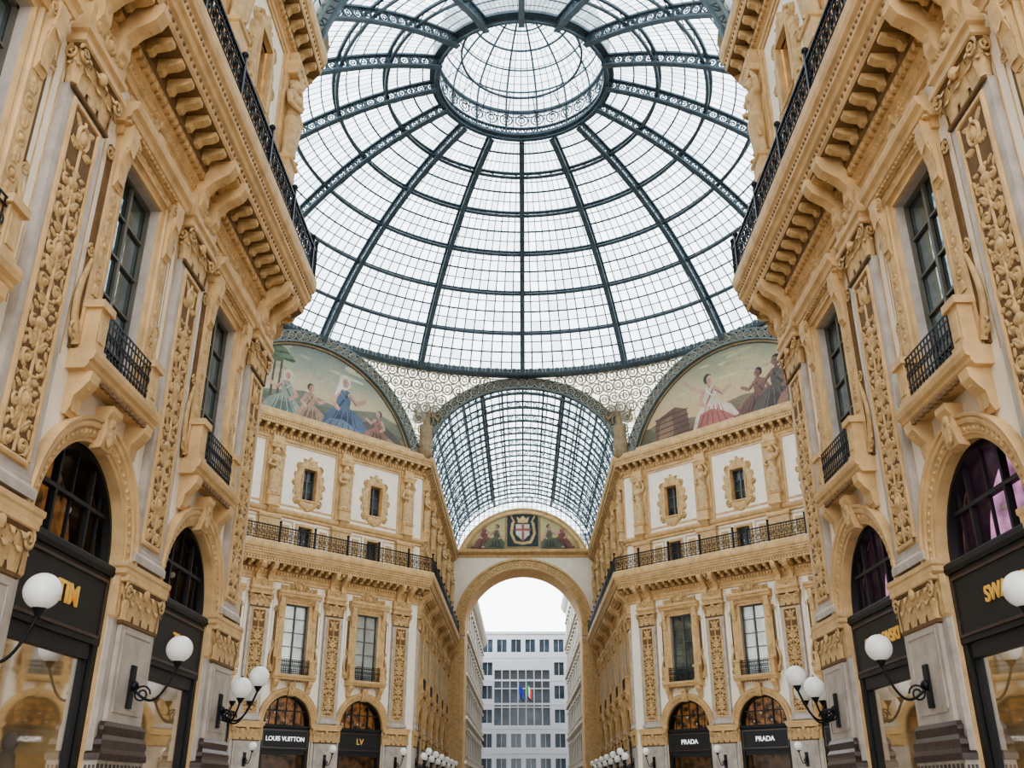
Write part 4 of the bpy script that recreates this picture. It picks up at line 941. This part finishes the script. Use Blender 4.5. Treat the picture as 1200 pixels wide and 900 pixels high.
# ---------------------------------------------------------------- outside
OFF=mat('office_cladding',C(164,168,174),.6,0,.04,.5); OGL=mat('office_glass',C(50,66,80),.15,0,.3,.6); STN=mat('street_stone',C(172,166,154),.7,0,.06,.8)
def facade(name,L,H,fl,wsp,ww,wh,m,M,corn=True,central=False):
    mb=MB(); holes=[]; nf=int(H/fl)
    for f in range(nf):
        for i in range(int(L/wsp)):
            x=-L/2+(i+.5)*wsp
            if central and abs(x-.2)<4.9 and 10<f*fl+1<19.2: continue
            holes.append((round(x-ww/2,3),round(x+ww/2,3),round(f*fl+1,3),round(f*fl+1+wh,3)))
    ch=[(-4.1,4.5,11.0,19.0)] if central else []
    holewall(mb,-L/2,L/2,0,H,holes+ch,0,m)
    mb.add([(-L/2,-.35,0),(L/2,-.35,0),(L/2,-.35,H),(-L/2,-.35,H)],[(0,1,2,3)],OGL)
    for h in holes:
        mb.box((h[0]+h[1])/2-.04,(h[0]+h[1])/2+.04,-.34,-.2,h[2],h[3],m)
        if corn:
            mb.box(h[0]-.2,h[1]+.2,0,.25,h[3]+.1,h[3]+.35,m); mb.box(h[0]-.15,h[1]+.15,0,.3,h[2]-.25,h[2]-.05,m)
    for f in range(nf):
        mb.box(-L/2,L/2,0,.3 if corn else .04,f*fl+.1,f*fl+.4,m)
    if central:
        for x in np.linspace(-4.1,4.5,8): mb.box(x-.07,x+.07,-.3,.05,11,19,m)
        for z in(13.6,16.3): mb.box(-4.1,4.5,-.3,0,z-.08,z+.08,m)
    hm(mb,-L/2,L/2,[(0,H-1),(.3,H-.8),(.6,H-.4),(.7,H),(-2,H)] if corn else [(0,H-.2),(.15,H-.2),(.15,H+.2),(-3,H+.2)],m)
    for x in(-L/2,L/2): mb.add([(x,0,0),(x,-8,0),(x,-8,H),(x,0,H)],[(0,1,2,3)],m)
    return obj(name,mb.mesh(name),None,M)
offb=facade('office_building',44,24.6,3.45,2.2,1.5,1.9,OFF,Matrix(((-1,0,0,0),(0,-1,0,150),(0,0,1,0),(0,0,0,1))),False,True)
facade('street_building',44,22.5,4.2,3.2,1.3,2.3,STN,Matrix(((0,1,0,-6.0),(-1,0,0,122),(0,0,1,0),(0,0,0,1))))
facade('street_building',44,27.5,4.2,3.2,1.3,2.3,STN,Matrix(((0,-1,0,6.4),(1,0,0,122),(0,0,1,0),(0,0,0,1))))
mb=MB()
RED=mat('flag_red',C(190,40,44),.7);GRN=mat('flag_green',C(30,120,70),.7);FWH=mat('flag_white',(.8,.8,.8,1),.7);BLU=mat('flag_blue',C(40,60,140),.7)
for x,cs in((-.6,(GRN,FWH,RED)),(.6,(BLU,BLU,BLU))):
    tube(mb,[(x,.0,14.6),(x+.1,1.7,17.0)],.05,OFF,6)
    for i,c in enumerate(cs):
        G=np.array([[(x+.1-(i+u)*.26,1.7+.12*math.sin((i+u)*3),16.8-w-.3*(i+u)) for w in np.linspace(0,1.5,4)] for j,u in enumerate(np.linspace(0,1,5))]); mb.grid(G,c)
obj('flags_and_poles',mb.mesh('flagm'),offb)
m,nt,b=newmat('marble_mosaic_floor'); tc=nt.nodes.new('ShaderNodeTexCoord'); ck=nt.nodes.new('ShaderNodeTexChecker'); ck.inputs['Scale'].default_value=.5
ck.inputs[1].default_value=C(200,190,174); ck.inputs[2].default_value=C(156,144,130); nt.links.new(tc.outputs['Object'],ck.inputs[0]); nt.links.new(ck.outputs[0],b.inputs['Base Color']); b.inputs['Roughness'].default_value=.25
mb=MB(); mb.add([(-60,-40,0),(60,-40,0),(60,170,0),(-60,170,0)],[(0,1,2,3)],m); obj('floor',mb.mesh('floor'))
# ---------------------------------------------------------------- world, camera
w=bpy.data.worlds.new('overcast'); bpy.context.scene.world=w; w.use_nodes=True; nt=w.node_tree
bg=nt.nodes['Background']; bg.inputs[1].default_value=3.0
tc=nt.nodes.new('ShaderNodeTexCoord'); no=nt.nodes.new('ShaderNodeTexNoise'); no.inputs['Scale'].default_value=2.5
cr=nt.nodes.new('ShaderNodeValToRGB'); cr.color_ramp.elements[0].color=(.78,.84,.9,1); cr.color_ramp.elements[1].color=(1,1,1,1)
nt.links.new(tc.outputs['Generated'],no.inputs[0]); nt.links.new(no.outputs['Fac'],cr.inputs[0]); nt.links.new(cr.outputs[0],bg.inputs[0])
cam=bpy.data.cameras.new('camera'); co=bpy.data.objects.new('camera',cam); col.objects.link(co)
co.location=(-.1,0,1.6); co.rotation_euler=(math.radians(90+23.57),0,math.radians(.62)); cam.sensor_width=36; cam.lens=33; cam.clip_end=1000
bpy.context.scene.camera=co
vs=bpy.context.scene.view_settings
try:
    vs.view_transform='AgX'; vs.look='AgX - Medium High Contrast'; vs.exposure=.85
except Exception as e: print(e)
print('verts',sum(len(m.vertices) for m in bpy.data.meshes))
